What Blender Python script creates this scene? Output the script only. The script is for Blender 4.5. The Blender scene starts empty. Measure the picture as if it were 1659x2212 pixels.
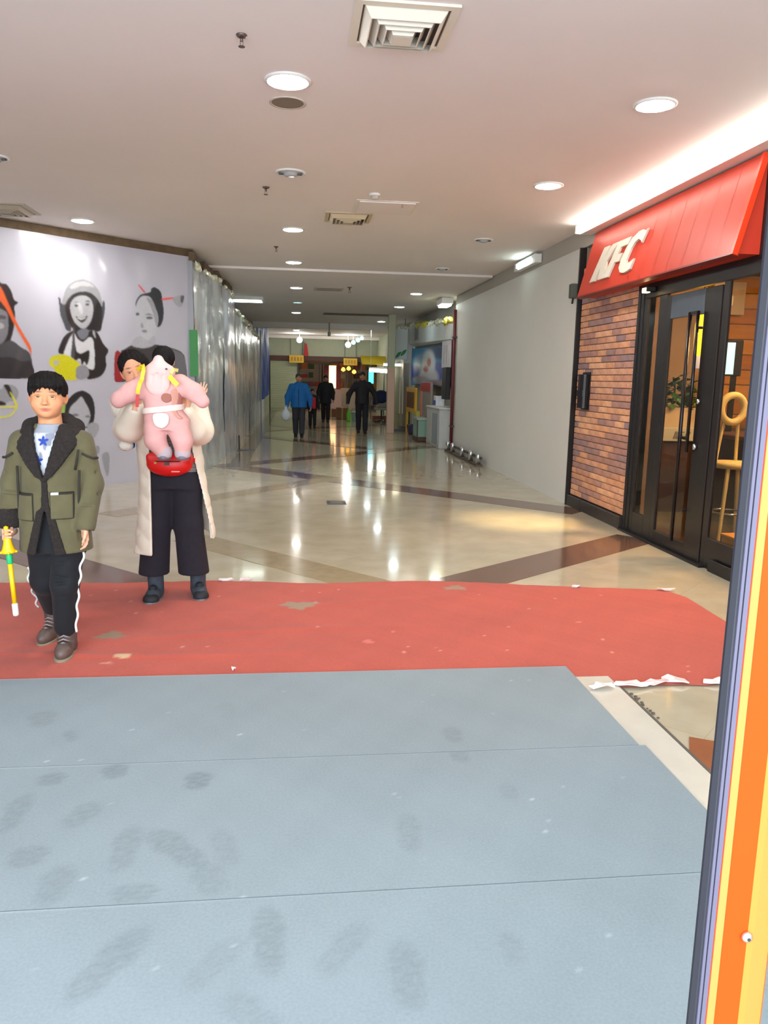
import bpy, math, random
import numpy as np
from mathutils import Matrix, Vector, Euler

random.seed(7)
rng = np.random.default_rng(7)
S = bpy.context.scene
COL = S.collection
PI = math.pi

# ------------------------------------------------------------------ camera
FOCAL = 1659.0                       # in pixels of the 1659 x 2212 frame
def camera():
    d = np.array([640 - 829.5, 815 - 1106.0, FOCAL]); d /= np.linalg.norm(d)   # corridor axis seen by the camera
    down = np.cross(d, np.array([1, .02, 0.0])); down /= np.linalg.norm(down)
    if down[1] < 0: down = -down
    right = np.cross(down, d)
    R = np.stack([right, d, -down])
    cd = bpy.data.cameras.new('camera'); co = bpy.data.objects.new('camera', cd); COL.objects.link(co)
    cd.sensor_fit = 'VERTICAL'; cd.sensor_height = 36.0; cd.lens = 27.0
    cd.clip_start = .05; cd.clip_end = 200
    m = Matrix.Identity(4)
    for r in range(3):
        m[r][0] = R[r, 0]; m[r][1] = -R[r, 1]; m[r][2] = -R[r, 2]
    m[2][3] = 1.45
    co.matrix_world = m
    S.camera = co
camera()

# ------------------------------------------------------------------ light and exposure
W = bpy.data.worlds.new('world'); S.world = W; W.use_nodes = True
bg = W.node_tree.nodes['Background']
bg.inputs[0].default_value = (.80, .90, 1.0, 1); bg.inputs[1].default_value = 1.1
S.view_settings.view_transform = 'Standard'; S.view_settings.look = 'None'
S.view_settings.gamma = 1.0; S.view_settings.use_curve_mapping = False
S.view_settings.exposure = 0.8
S.cycles.max_bounces = 6; S.cycles.diffuse_bounces = 3; S.cycles.glossy_bounces = 3; S.cycles.transmission_bounces = 3; S.cycles.transparent_max_bounces = 8
S.cycles.use_adaptive_sampling = True; S.cycles.adaptive_threshold = .12; S.cycles.adaptive_min_samples = 16; S.cycles.caustics_reflective = False; S.cycles.caustics_refractive = False
def area(name, loc, rot, sx, sy, power, col):
    l = bpy.data.lights.new(name, 'AREA'); l.shape = 'RECTANGLE'; l.size = sx; l.size_y = sy
    l.energy = power; l.color = col
    o = bpy.data.objects.new(name, l); COL.objects.link(o); o.location = loc; o.rotation_euler = rot
    return o
# daylight that comes in through the open entrance behind the camera
area('entrance_daylight', (-.6, -1.2, 1.75), (math.radians(90), 0, 0), 7.0, 3.2, 285, (.84, .93, 1.0))
LAMP = 110.0                          # radiance of the round ceiling lamps

# ------------------------------------------------------------------ helpers: colours, materials
def lin(c):
    out = []
    for v in c:
        v = v / 255.0
        out.append(v / 12.92 if v <= .04045 else ((v + .055) / 1.055) ** 2.4)
    return tuple(out)
MATS = {}
def mat(name, rgb=(128, 128, 128), rough=.6, metal=0., noise=0., nscale=6., bump=0., bscale=60., coat=0.,
        emit=0., attr=None, sheen=0., spec=.5, alpha=1., stretch=None, coatr=.08, trans=0.):
    if name in MATS: return MATS[name]
    m = bpy.data.materials.new(name); m.use_nodes = True
    nt = m.node_tree; b = nt.nodes['Principled BSDF']
    c = lin(rgb)
    b.inputs['Base Color'].default_value = (*c, 1)
    b.inputs['Roughness'].default_value = rough
    b.inputs['Metallic'].default_value = metal
    b.inputs['Specular IOR Level'].default_value = spec
    b.inputs['Coat Weight'].default_value = coat
    b.inputs['Coat Roughness'].default_value = coatr
    b.inputs['Sheen Weight'].default_value = sheen
    b.inputs['Alpha'].default_value = alpha
    b.inputs['Transmission Weight'].default_value = trans
    if emit:
        b.inputs['Emission Color'].default_value = (*c, 1)
        b.inputs['Emission Strength'].default_value = emit
    tc = nt.nodes.new('ShaderNodeTexCoord')
    vec = tc.outputs['Object']
    if stretch:
        mp = nt.nodes.new('ShaderNodeMapping'); mp.inputs['Scale'].default_value = stretch
        nt.links.new(vec, mp.inputs['Vector']); vec = mp.outputs['Vector']
    src = None
    if attr:
        a = nt.nodes.new('ShaderNodeAttribute'); a.attribute_name = attr
        src = a.outputs['Color']
        nt.links.new(src, b.inputs['Base Color'])
    if noise:
        n = nt.nodes.new('ShaderNodeTexNoise'); n.inputs['Scale'].default_value = nscale; n.inputs['Detail'].default_value = 5
        nt.links.new(vec, n.inputs['Vector'])
        r = nt.nodes.new('ShaderNodeMapRange')
        r.inputs['From Min'].default_value = .3; r.inputs['From Max'].default_value = .7
        r.inputs['To Min'].default_value = 1 - noise; r.inputs['To Max'].default_value = 1 + noise
        nt.links.new(n.outputs['Fac'], r.inputs['Value'])
        mx = nt.nodes.new('ShaderNodeVectorMath'); mx.operation = 'SCALE'
        if src is None:
            mx.inputs[0].default_value = c
        else:
            nt.links.new(src, mx.inputs[0])
        nt.links.new(r.outputs['Result'], mx.inputs['Scale'])
        nt.links.new(mx.outputs[0], b.inputs['Base Color'])
    if bump:
        n = nt.nodes.new('ShaderNodeTexNoise'); n.inputs['Scale'].default_value = bscale; n.inputs['Detail'].default_value = 4
        nt.links.new(vec, n.inputs['Vector'])
        bp = nt.nodes.new('ShaderNodeBump'); bp.inputs['Strength'].default_value = bump; bp.inputs['Distance'].default_value = .02
        nt.links.new(n.outputs['Fac'], bp.inputs['Height'])
        nt.links.new(bp.outputs['Normal'], b.inputs['Normal'])
    MATS[name] = m
    return m
def glass(name, tint=(240, 245, 245), amount=.12, rough=.03):
    if name in MATS: return MATS[name]
    m = bpy.data.materials.new(name); m.use_nodes = True; nt = m.node_tree; nt.nodes.clear()
    o = nt.nodes.new('ShaderNodeOutputMaterial'); mx = nt.nodes.new('ShaderNodeMixShader')
    t = nt.nodes.new('ShaderNodeBsdfTransparent'); g = nt.nodes.new('ShaderNodeBsdfGlossy')
    t.inputs[0].default_value = (*lin(tint), 1); g.inputs['Roughness'].default_value = rough
    f = nt.nodes.new('ShaderNodeLayerWeight'); f.inputs[0].default_value = .5
    pw = nt.nodes.new('ShaderNodeMath'); pw.operation = 'POWER'; pw.inputs[1].default_value = 4.0
    mm = nt.nodes.new('ShaderNodeMath'); mm.operation = 'MULTIPLY_ADD'; mm.inputs[1].default_value = .5; mm.inputs[2].default_value = amount * .15
    nt.links.new(f.outputs['Facing'], pw.inputs[0]); nt.links.new(pw.outputs[0], mm.inputs[0]); nt.links.new(mm.outputs[0], mx.inputs[0])
    nt.links.new(t.outputs[0], mx.inputs[1]); nt.links.new(g.outputs[0], mx.inputs[2])
    nt.links.new(mx.outputs[0], o.inputs[0])
    MATS[name] = m; return m
def film(name, tint, cover, bscale=3.0, rough=.18, stretch=(1, .38, .42)):
    """milky plastic sheeting: part see-through, part white, glossy creases"""
    if name in MATS: return MATS[name]
    m = bpy.data.materials.new(name); m.use_nodes = True; nt = m.node_tree; nt.nodes.clear()
    o = nt.nodes.new('ShaderNodeOutputMaterial'); mx = nt.nodes.new('ShaderNodeMixShader')
    t = nt.nodes.new('ShaderNodeBsdfTransparent'); p = nt.nodes.new('ShaderNodeBsdfPrincipled')
    p.inputs['Base Color'].default_value = (*lin(tint), 1); p.inputs['Roughness'].default_value = rough
    tc = nt.nodes.new('ShaderNodeTexCoord'); mp = nt.nodes.new('ShaderNodeMapping'); mp.inputs['Scale'].default_value = stretch
    nt.links.new(tc.outputs['Object'], mp.inputs['Vector'])
    n = nt.nodes.new('ShaderNodeTexNoise'); n.inputs['Scale'].default_value = bscale; n.inputs['Detail'].default_value = 5
    n.inputs['Distortion'].default_value = 1.2
    nt.links.new(mp.outputs[0], n.inputs['Vector'])
    bp = nt.nodes.new('ShaderNodeBump'); bp.inputs['Strength'].default_value = .7; bp.inputs['Distance'].default_value = .06
    nt.links.new(n.outputs['Fac'], bp.inputs['Height']); nt.links.new(bp.outputs[0], p.inputs['Normal'])
    r = nt.nodes.new('ShaderNodeMapRange'); r.inputs['From Min'].default_value = .35; r.inputs['From Max'].default_value = .7
    r.inputs['To Min'].default_value = max(0, cover - .25); r.inputs['To Max'].default_value = min(1, cover + .25)
    nt.links.new(n.outputs['Fac'], r.inputs['Value']); nt.links.new(r.outputs[0], mx.inputs[0])
    nt.links.new(t.outputs[0], mx.inputs[1]); nt.links.new(p.outputs[0], mx.inputs[2]); nt.links.new(mx.outputs[0], o.inputs[0])
    MATS[name] = m; return m

# ------------------------------------------------------------------ helpers: objects
def link(name, me, m=None, parent=None, label=None, cat=None, group=None, kind=None, loc=None):
    o = bpy.data.objects.new(name, me); COL.objects.link(o)
    if m is not None and me is not None and hasattr(me, 'materials') and not me.materials: me.materials.append(m)
    if parent is not None: o.parent = parent
    if loc is not None: o.location = loc
    if label: o['label'] = label
    if cat: o['category'] = cat
    if group: o['group'] = group
    if kind: o['kind'] = kind
    return o
def thing(name, label, cat, loc=(0, 0, 0), rotz=0., group=None, kind=None):
    o = bpy.data.objects.new(name, None); COL.objects.link(o); o.empty_display_size = .05
    o.location = loc; o.rotation_euler = (0, 0, rotz)
    if label: o['label'] = label
    if cat: o['category'] = cat
    if group: o['group'] = group
    if kind: o['kind'] = kind
    return o
class MB:
    """collects simple shapes into one mesh"""
    def __init__(s): s.v = []; s.f = []
    def add(s, vs, fs):
        b = len(s.v); s.v += [tuple(p) for p in vs]; s.f += [tuple(b + i for i in q) for q in fs]; return s
    def box(s, lo, hi, rot=None, c=None):
        x0, y0, z0 = lo; x1, y1, z1 = hi
        vs = [(x0, y0, z0), (x1, y0, z0), (x1, y1, z0), (x0, y1, z0), (x0, y0, z1), (x1, y0, z1), (x1, y1, z1), (x0, y1, z1)]
        if rot is not None:
            cc = Vector(c) if c else Vector(((x0 + x1) / 2, (y0 + y1) / 2, (z0 + z1) / 2))
            vs = [tuple(cc + rot @ (Vector(p) - cc)) for p in vs]
        return s.add(vs, [(0, 3, 2, 1), (4, 5, 6, 7), (0, 1, 5, 4), (1, 2, 6, 5), (2, 3, 7, 6), (3, 0, 4, 7)])
    def bbox(s, lo, hi, b=.01):
        """box with chamfered vertical and horizontal edges (a small octagonal section)"""
        x0, y0, z0 = lo; x1, y1, z1 = hi
        def ring(i, z): return [(x0 + b + i, y0 + i, z), (x1 - b - i, y0 + i, z), (x1 - i, y0 + b + i, z), (x1 - i, y1 - b - i, z),
                                (x1 - b - i, y1 - i, z), (x0 + b + i, y1 - i, z), (x0 + i, y1 - b - i, z), (x0 + i, y0 + b + i, z)]
        vs = ring(b * .6, z0) + ring(0, z0 + b) + ring(0, z1 - b) + ring(b * .6, z1)
        fs = [tuple(reversed(range(8))), tuple(range(24, 32))]
        for k in range(3):
            for i in range(8):
                j = (i + 1) % 8; fs.append((k * 8 + i, k * 8 + j, k * 8 + 8 + j, k * 8 + 8 + i))
        return s.add(vs, fs)
    def prism(s, poly, z0, z1):
        n = len(poly)
        vs = [(p[0], p[1], z0) for p in poly] + [(p[0], p[1], z1) for p in poly]
        fs = [tuple(reversed(range(n))), tuple(range(n, 2 * n))] + [(i, (i + 1) % n, n + (i + 1) % n, n + i) for i in range(n)]
        return s.add(vs, fs)
    def lathe(s, prof, n=20, c=(0, 0, 0), axis='z', ang=0.):
        vs = []; fs = []
        for r, h in prof:
            for i in range(n):
                a = 2 * PI * i / n + ang
                p = (r * math.cos(a), r * math.sin(a), h)
                if axis == 'x': p = (p[2], p[0], p[1])
                if axis == 'y': p = (p[0], p[2], p[1])
                vs.append((p[0] + c[0], p[1] + c[1], p[2] + c[2]))
        m = len(prof)
        for k in range(m - 1):
            for i in range(n):
                j = (i + 1) % n; fs.append((k * n + i, k * n + j, (k + 1) * n + j, (k + 1) * n + i))
        fs.append(tuple(reversed(range(n)))); fs.append(tuple(range((m - 1) * n, m * n)))
        return s.add(vs, fs)
    def tube(s, path, r, n=8, closed=False):
        P = [Vector(p) for p in path]; m = len(P); vs = []; fs = []
        up = Vector((0, 0, 1)); prev = None
        for k in range(m):
            a = P[k - 1] if (k > 0 or closed) else P[k]; b = P[(k + 1) % m] if (k < m - 1 or closed) else P[k]
            t = (b - a).normalized()
            if prev is None:
                ref = up if abs(t.z) < .9 else Vector((1, 0, 0)); u = t.cross(ref).normalized()
            else:
                u = (prev - t * prev.dot(t)).normalized()
            prev = u; w = t.cross(u)
            rr = r[k] if isinstance(r, (list, tuple)) else r
            for i in range(n):
                an = 2 * PI * i / n; vs.append(tuple(P[k] + (u * math.cos(an) + w * math.sin(an)) * rr))
        for k in range(m if closed else m - 1):
            for i in range(n):
                j = (i + 1) % n; k2 = (k + 1) % m
                fs.append((k * n + i, k * n + j, k2 * n + j, k2 * n + i))
        if not closed: fs.append(tuple(reversed(range(n)))); fs.append(tuple(range((m - 1) * n, m * n)))
        return s.add(vs, fs)
    def mesh(s, name, smooth=False):
        me = bpy.data.meshes.new(name); me.from_pydata(s.v, [], s.f); me.update()
        if smooth: me.polygons.foreach_set('use_smooth', [True] * len(me.polygons))
        return me
    def build(s, name, m, parent=None, smooth=False, **kw):
        return link(name, s.mesh(name, smooth), m, parent, **kw)
def np_mesh(name, V, Q, smooth=True, col=None):
    V = np.asarray(V, np.float32); Q = np.asarray(Q, np.int32)
    me = bpy.data.meshes.new(name)
    k = Q.shape[1]
    me.vertices.add(len(V)); me.vertices.foreach_set('co', V.ravel())
    me.loops.add(Q.size); me.loops.foreach_set('vertex_index', Q.ravel())
    me.polygons.add(len(Q)); me.polygons.foreach_set('loop_start', np.arange(0, Q.size, k, dtype=np.int32))
    me.polygons.foreach_set('use_smooth', np.full(len(Q), smooth))
    me.update(calc_edges=True)
    if col is not None:
        a = me.color_attributes.new('Col', 'FLOAT_COLOR', 'POINT')
        c4 = np.ones((len(V), 4), np.float32); c4[:, :3] = col
        a.data.foreach_set('color', c4.ravel())
    me.validate()
    return me
def grid_mesh(name, fn, nu, nv, smooth=True, colfn=None, thick=0.):
    """fn(U,V) -> x,y,z arrays on a (nu+1)x(nv+1) lattice"""
    U, Vv = np.meshgrid(np.linspace(0, 1, nu + 1), np.linspace(0, 1, nv + 1), indexing='ij')
    P = np.stack([np.broadcast_to(a, U.shape) for a in fn(U, Vv)], -1).reshape(-1, 3)
    i = np.arange(nu)[:, None] * (nv + 1) + np.arange(nv)[None, :]
    Q = np.stack([i, i + nv + 1, i + nv + 2, i + 1], -1).reshape(-1, 4)
    c = colfn(U, Vv).reshape(-1, 3) if colfn else None
    return np_mesh(name, P, Q, smooth, c)
def vnoise(x, y, s=0):
    """cheap smooth pseudo noise"""
    return (np.sin(x * 1.7 + s) * np.cos(y * 2.3 - s * 1.3) + np.sin(x * 3.9 - y * 2.7 + s * 2.1) * .5 + np.sin(x * 7.3 + y * 5.9 + s * .7) * .3) / 1.8

# ------------------------------------------------------------------ helpers: solid modelling by distance field
class Field:
    def __init__(s, lo, hi, h):
        s.h = h; s.lo = np.array(lo, float); s.n = np.ceil((np.array(hi, float) - s.lo) / h).astype(int) + 1
        s.d = np.full(s.n, 9.0, np.float32)
        s.ax = [(s.lo[i] + h * np.arange(s.n[i])).astype(np.float32) for i in range(3)]
    def put(s, f, lo, hi, k=0.0, op='add'):
        pad = max(k * 1.3, 3.5 * s.h)
        a = np.clip(np.floor((np.array(lo) - pad - s.lo) / s.h).astype(int), 0, s.n)
        b = np.clip(np.ceil((np.array(hi) + pad - s.lo) / s.h).astype(int) + 1, 0, s.n)
        if (b <= a).any(): return s
        sl = tuple(slice(a[i], b[i]) for i in range(3))
        v = f(s.ax[0][sl[0]][:, None, None], s.ax[1][sl[1]][None, :, None], s.ax[2][sl[2]][None, None, :])
        c = s.d[sl]
        if op == 'sub': v = -v
        sg = 1 if op == 'add' else -1
        c, v = sg * c, sg * v
        if k > 0:
            hh = np.clip(.5 + .5 * (c - v) / k, 0, 1); r = c * (1 - hh) + v * hh - k * hh * (1 - hh)
        else: r = np.minimum(c, v)
        s.d[sl] = sg * r
        return s
    def cap(s, a, b, ra, rb=None, k=0.02, op='add'):
        rb = ra if rb is None else rb
        a = np.array(a, float); b = np.array(b, float); ba = b - a; L2 = max(1e-9, float(ba @ ba)); m = max(ra, rb)
        def f(X, Y, Z):
            t = np.clip(((X - a[0]) * ba[0] + (Y - a[1]) * ba[1] + (Z - a[2]) * ba[2]) / L2, 0, 1)
            return np.sqrt((X - a[0] - ba[0] * t) ** 2 + (Y - a[1] - ba[1] * t) ** 2 + (Z - a[2] - ba[2] * t) ** 2) - (ra + (rb - ra) * t)
        return s.put(f, np.minimum(a, b) - m, np.maximum(a, b) + m, k, op)
    def chain(s, pts, rs, k=.02):
        for i in range(len(pts) - 1): s.cap(pts[i], pts[i + 1], rs[i], rs[i + 1], k)
        return s
    def ell(s, c, r, k=.02, op='add', rot=None):
        c = np.array(c, float); r = np.array(r, float); m = max(r)
        M = np.array(rot) if rot is not None else None
        def f(X, Y, Z):
            x, y, z = X - c[0], Y - c[1], Z - c[2]
            if M is not None:
                x, y, z = (M[0][0] * x + M[1][0] * y + M[2][0] * z, M[0][1] * x + M[1][1] * y + M[2][1] * z, M[0][2] * x + M[1][2] * y + M[2][2] * z)
            k0 = np.sqrt((x / r[0]) ** 2 + (y / r[1]) ** 2 + (z / r[2]) ** 2) + 1e-6
            k1 = np.sqrt((x / r[0] ** 2) ** 2 + (y / r[1] ** 2) ** 2 + (z / r[2] ** 2) ** 2) + 1e-6
            return k0 * (k0 - 1) / k1
        e = r if rot is None else np.array([m, m, m])
        return s.put(f, c - e, c + e, k, op)
    def rbox(s, c, hf, rr=.005, k=.0, op='add', rot=None):
        c = np.array(c, float); hf = np.array(hf, float); M = np.array(rot) if rot is not None else None
        def f(X, Y, Z):
            x, y, z = X - c[0], Y - c[1], Z - c[2]
            if M is not None:
                x, y, z = (M[0][0] * x + M[1][0] * y + M[2][0] * z, M[0][1] * x + M[1][1] * y + M[2][1] * z, M[0][2] * x + M[1][2] * y + M[2][2] * z)
            x, y, z = np.abs(x) - hf[0] + rr, np.abs(y) - hf[1] + rr, np.abs(z) - hf[2] + rr
            return np.sqrt(np.maximum(x, 0) ** 2 + np.maximum(y, 0) ** 2 + np.maximum(z, 0) ** 2) + np.minimum(np.maximum(x, np.maximum(y, z)), 0) - rr
        e = hf if rot is None else np.full(3, np.linalg.norm(hf))
        return s.put(f, c - e, c + e, k, op)
    def stack(s, lv, k=.02, grow=0., extra=None, op='add'):
        f = stackf(lv, grow)
        g = f if extra is None else (lambda X, Y, Z: np.maximum(f(X, Y, Z), extra(X, Y, Z)))
        A = np.array(lv)
        lo = [(A[:, 1] - A[:, 3]).min() - grow, (A[:, 2] - A[:, 4]).min() - grow, A[:, 0].min() - grow]
        hi = [(A[:, 1] + A[:, 3]).max() + grow, (A[:, 2] + A[:, 4]).max() + grow, A[:, 0].max() + grow]
        return s.put(g, lo, hi, k, op)
    def net(s):
        """naive surface nets"""
        d = s.d; neg = d < 0
        c8 = [neg[i:neg.shape[0] - 1 + i, j:neg.shape[1] - 1 + j, k:neg.shape[2] - 1 + k] for i in (0, 1) for j in (0, 1) for k in (0, 1)]
        any_ = c8[0].copy(); all_ = c8[0].copy()
        for q in c8[1:]: any_ |= q; all_ &= q
        mix = any_ & ~all_
        I = np.argwhere(mix)
        if len(I) == 0: return np.zeros((0, 3)), np.zeros((0, 4), int)
        idx = np.full(mix.shape, -1, np.int32); idx[mix] = np.arange(len(I))
        acc = np.zeros((len(I), 3)); cnt = np.zeros(len(I))
        offs = [(i, j, k) for i in (0, 1) for j in (0, 1) for k in (0, 1)]
        val = {o: d[I[:, 0] + o[0], I[:, 1] + o[1], I[:, 2] + o[2]] for o in offs}
        for o in offs:
            for a in range(3):
                if o[a] == 0:
                    o2 = tuple(o[t] + (t == a) for t in range(3))
                    u, w = val[o], val[o2]; cr = (u < 0) != (w < 0)
                    t = np.where(cr, u / np.where(cr, u - w, 1), 0)
                    for ax in range(3):
                        acc[:, ax] += np.where(cr, o[ax] + (t if ax == a else 0), 0)
                    cnt += cr
        V = s.lo + s.h * (I + acc / cnt[:, None])
        Q = []
        for a in range(3):
            b, c = (a + 1) % 3, (a + 2) % 3
            sl0 = [slice(None)] * 3; sl1 = [slice(None)] * 3
            sl0[a] = slice(0, -1); sl1[a] = slice(1, None)
            ch = neg[tuple(sl0)] != neg[tuple(sl1)]
            E = np.argwhere(ch)
            E = E[(E[:, b] > 0) & (E[:, c] > 0) & (E[:, b] < mix.shape[b]) & (E[:, c] < mix.shape[c])]
            if len(E) == 0: continue
            sgn = neg[E[:, 0], E[:, 1], E[:, 2]]
            def at(db, dc):
                e = E.copy(); e[:, b] -= db; e[:, c] -= dc; return idx[e[:, 0], e[:, 1], e[:, 2]]
            q = np.stack([at(0, 0), at(1, 0), at(1, 1), at(0, 1)], -1)
            q[~sgn] = q[~sgn][:, ::-1]
            Q.append(q)
        Q = np.concatenate(Q); Q = Q[(Q >= 0).all(1)]
        return V, Q
    def build(s, name, m, parent=None, colfn=None, fix=None, **kw):
        V, Q = s.net()
        c = colfn(V) if colfn else None
        if fix: V = fix(V)
        return link(name, np_mesh(name, V, Q, True, c), m, parent, **kw)
def stackf(lv, grow=0.):
    A = np.array(sorted(lv), float)
    def f(X, Y, Z):
        z = np.clip(Z, A[0, 0], A[-1, 0])
        cx = np.interp(z, A[:, 0], A[:, 1]); cy = np.interp(z, A[:, 0], A[:, 2])
        rx = np.interp(z, A[:, 0], A[:, 3]) + grow; ry = np.interp(z, A[:, 0], A[:, 4]) + grow
        q = np.sqrt(((X - cx) / rx) ** 2 + ((Y - cy) / ry) ** 2)
        rad = (q - 1) * np.minimum(rx, ry)
        cap_ = np.maximum(A[0, 0] - Z, Z - A[-1, 0]) - grow
        return np.maximum(rad, cap_)
    return f
def smoothpoly(P, n=4):
    """closed Catmull-Rom through the points"""
    P = np.array(P, float); out = []
    m = len(P)
    for i in range(m):
        p0, p1, p2, p3 = P[i - 1], P[i], P[(i + 1) % m], P[(i + 2) % m]
        for t in np.linspace(0, 1, n, endpoint=False):
            out.append(.5 * ((2 * p1) + (-p0 + p2) * t + (2 * p0 - 5 * p1 + 4 * p2 - p3) * t * t + (-p0 + 3 * p1 - 3 * p2 + p3) * t ** 3))
    return np.array(out)
def inpoly(P, X, Y):
    r = np.zeros(X.shape, bool); n = len(P)
    for i in range(n):
        x0, y0 = P[i]; x1, y1 = P[(i + 1) % n]
        if y0 == y1: continue
        c = ((y0 > Y) != (y1 > Y)) & (X < (x1 - x0) * (Y - y0) / (y1 - y0) + x0)
        r ^= c
    return r
def blur(a, n=1):
    for _ in range(n):
        for ax in (0, 1):
            p = np.pad(a, [(1, 1) if k == ax else (0, 0) for k in range(a.ndim)], mode='edge')
            s0 = [slice(None)] * a.ndim; s1 = [slice(None)] * a.ndim; s2 = [slice(None)] * a.ndim
            s0[ax] = slice(0, -2); s1[ax] = slice(1, -1); s2[ax] = slice(2, None)
            a = (p[tuple(s0)] + 2 * p[tuple(s1)] + p[tuple(s2)]) / 4
    return a
# ================================================================== the setting
CEIL = 3.18
def floor_material():
    m = bpy.data.materials.new('polished_cream_floor'); m.use_nodes = True; nt = m.node_tree; b = nt.nodes['Principled BSDF']
    tc = nt.nodes.new('ShaderNodeTexCoord')
    n = nt.nodes.new('ShaderNodeTexNoise'); n.inputs['Scale'].default_value = 3.5; n.inputs['Detail'].default_value = 8
    nt.links.new(tc.outputs['Object'], n.inputs['Vector'])
    cr = nt.nodes.new('ShaderNodeValToRGB')
    cr.color_ramp.elements[0].position = .3; cr.color_ramp.elements[0].color = (*lin((188, 176, 150)), 1)
    cr.color_ramp.elements[1].position = .7; cr.color_ramp.elements[1].color = (*lin((204, 193, 168)), 1)
    nt.links.new(n.outputs['Fac'], cr.inputs[0])
    br = nt.nodes.new('ShaderNodeTexBrick'); br.offset = 0; br.inputs['Scale'].default_value = 1.0
    br.inputs['Brick Width'].default_value = .8; br.inputs['Row Height'].default_value = .8; br.inputs['Mortar Size'].default_value = .0025
    br.inputs['Color1'].default_value = (1, 1, 1, 1); br.inputs['Color2'].default_value = (.965, .96, .95, 1); br.inputs['Mortar'].default_value = (.86, .84, .8, 1)
    mp = nt.nodes.new('ShaderNodeMapping'); mp.inputs['Rotation'].default_value = (0, 0, math.radians(45))
    nt.links.new(tc.outputs['Object'], mp.inputs['Vector']); nt.links.new(mp.outputs[0], br.inputs['Vector'])
    mx = nt.nodes.new('ShaderNodeMix'); mx.data_type = 'RGBA'; mx.blend_type = 'MULTIPLY'; mx.inputs[0].default_value = 1
    nt.links.new(cr.outputs[0], mx.inputs[6]); nt.links.new(br.outputs['Color'], mx.inputs[7]); nt.links.new(mx.outputs[2], b.inputs['Base Color'])
    b.inputs['Roughness'].default_value = .13; b.inputs['Specular IOR Level'].default_value = .55
    b.inputs['Coat Weight'].default_value = .3; b.inputs['Coat Roughness'].default_value = .05
    n2 = nt.nodes.new('ShaderNodeTexNoise'); n2.inputs['Scale'].default_value = 1.6
    nt.links.new(tc.outputs['Object'], n2.inputs['Vector'])
    bp = nt.nodes.new('ShaderNodeBump'); bp.inputs['Strength'].default_value = .02; bp.inputs['Distance'].default_value = .05
    nt.links.new(n2.outputs['Fac'], bp.inputs['Height']); nt.links.new(bp.outputs[0], b.inputs['Normal'])
    return m
FLOOR = MB().box((-8, .6, -.2), (9, 41, 0)).build('floor', floor_material(), kind='structure')
MB().box((-12, -9, -.25), (12, .6, -.03)).build('floor_outside', mat('outdoor_paving', (176, 178, 180), .8, noise=.1), kind='structure')
BROWN = mat('brown_stone_band', (112, 82, 66), .14, noise=.14, nscale=9, coat=.25)
PALEB = mat('tan_stone_band', (168, 150, 118), .14, noise=.1, nscale=9, coat=.25)
DARKB = mat('dark_stone_border', (104, 98, 92), .16, noise=.1, nscale=8, coat=.2)
BANDZ = [.0020]
def band(a, b, w, m, lab=None):
    BANDZ[0] += .0003
    a = Vector(a); b = Vector(b); t = (b - a).normalized(); s = Vector((-t.y, t.x)) * w / 2
    P = [a - s, b - s, b + s, a + s]
    o = MB().prism([(p.x, p.y) for p in P], -.01, BANDZ[0]).build('stone_band', m, FLOOR)
    if lab: o['label'] = lab
band((.62, 4.85), (3.24, 6.88), .42, BROWN, 'brown stone band running to the restaurant door')
band((-1.25, 12.85), (3.22, 8.32), .46, BROWN)
band((-1.12, 12.75), (3.0, 16.8), .42, BROWN)
band((-1.95, 8.12), (.55, 11.25), .34, PALEB)
band((-.95, 6.95), (1.0, 4.75), .36, PALEB)
band((-2.75, 6.92), (-.9, 5.1), .42, BROWN)
band((-1.1, 19.4), (1.6, 16.0), .4, BROWN); band((-1.0, 21.0), (3.0, 25), .4, BROWN); band((3.1, 17.2), (-.9, 24.0), .34, PALEB)
band((-.96, 12.4), (-.96, 34), .3, DARKB, 'dark border strip along the plastic sheeting')
band((1.56, 2.7), (2.8, 2.05), .3, mat('rust_stone_band', (150, 92, 62), .2, noise=.1))
MB().box((1.553, 1.0, 0), (1.567, 3.36, .0068)).build('floor_joint', mat('dark_joint', (92, 86, 78), .8), FLOOR, label='dark open joint beside the mat')
MB().box((1.3, .9, -.01), (1.552, 3.5, .0064)).build('threshold_slab', mat('pale_threshold', (206, 200, 186), .3, noise=.05), FLOOR)
# ceiling with its shallow steps
PLASTER = mat('white_plaster_ceiling', (234, 225, 222), .75, noise=.03, nscale=.7)
PLASTER2 = mat('white_plaster_beam', (226, 219, 210), .7)
CE = MB().box((-8, .85, CEIL), (9, 41, CEIL + .2)).build('ceiling', PLASTER, kind='structure')
MB().box((-1.6, 12.95, CEIL - .035), (3.24, 24.9, CEIL + .01)).build('ceiling_panel', PLASTER, CE)
MB().box((-1.35, 24.9, CEIL - .2), (3.6, 25.25, CEIL)).build('ceiling_beam', PLASTER2, CE)
MB().box((-1.35, 33.2, CEIL - .12), (4.8, 33.5, CEIL)).build('ceiling_beam', PLASTER2, CE)
# outer shell of the hall
SHELL = mat('pale_shell_wall', (205, 202, 196), .8)
MB().box((-8.2, .6, 0), (-8, 41, CEIL)).build('wall_left', SHELL, kind='structure')
MB().box((9, .6, 0), (9.2, 41, CEIL)).build('wall_right', SHELL, kind='structure')
MB().box((-8, 40.8, 0), (9, 41, CEIL)).build('wall_far', SHELL, kind='structure')
# entrance wall behind/around the camera with its wide opening
MB().box((-8, .65, 0), (-4.2, .85, CEIL)).box((3.5, .65, 0), (9, .85, CEIL)).box((-4.2, .65, 3.0), (3.5, .85, CEIL)).build('wall_entrance', SHELL, kind='structure')
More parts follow.
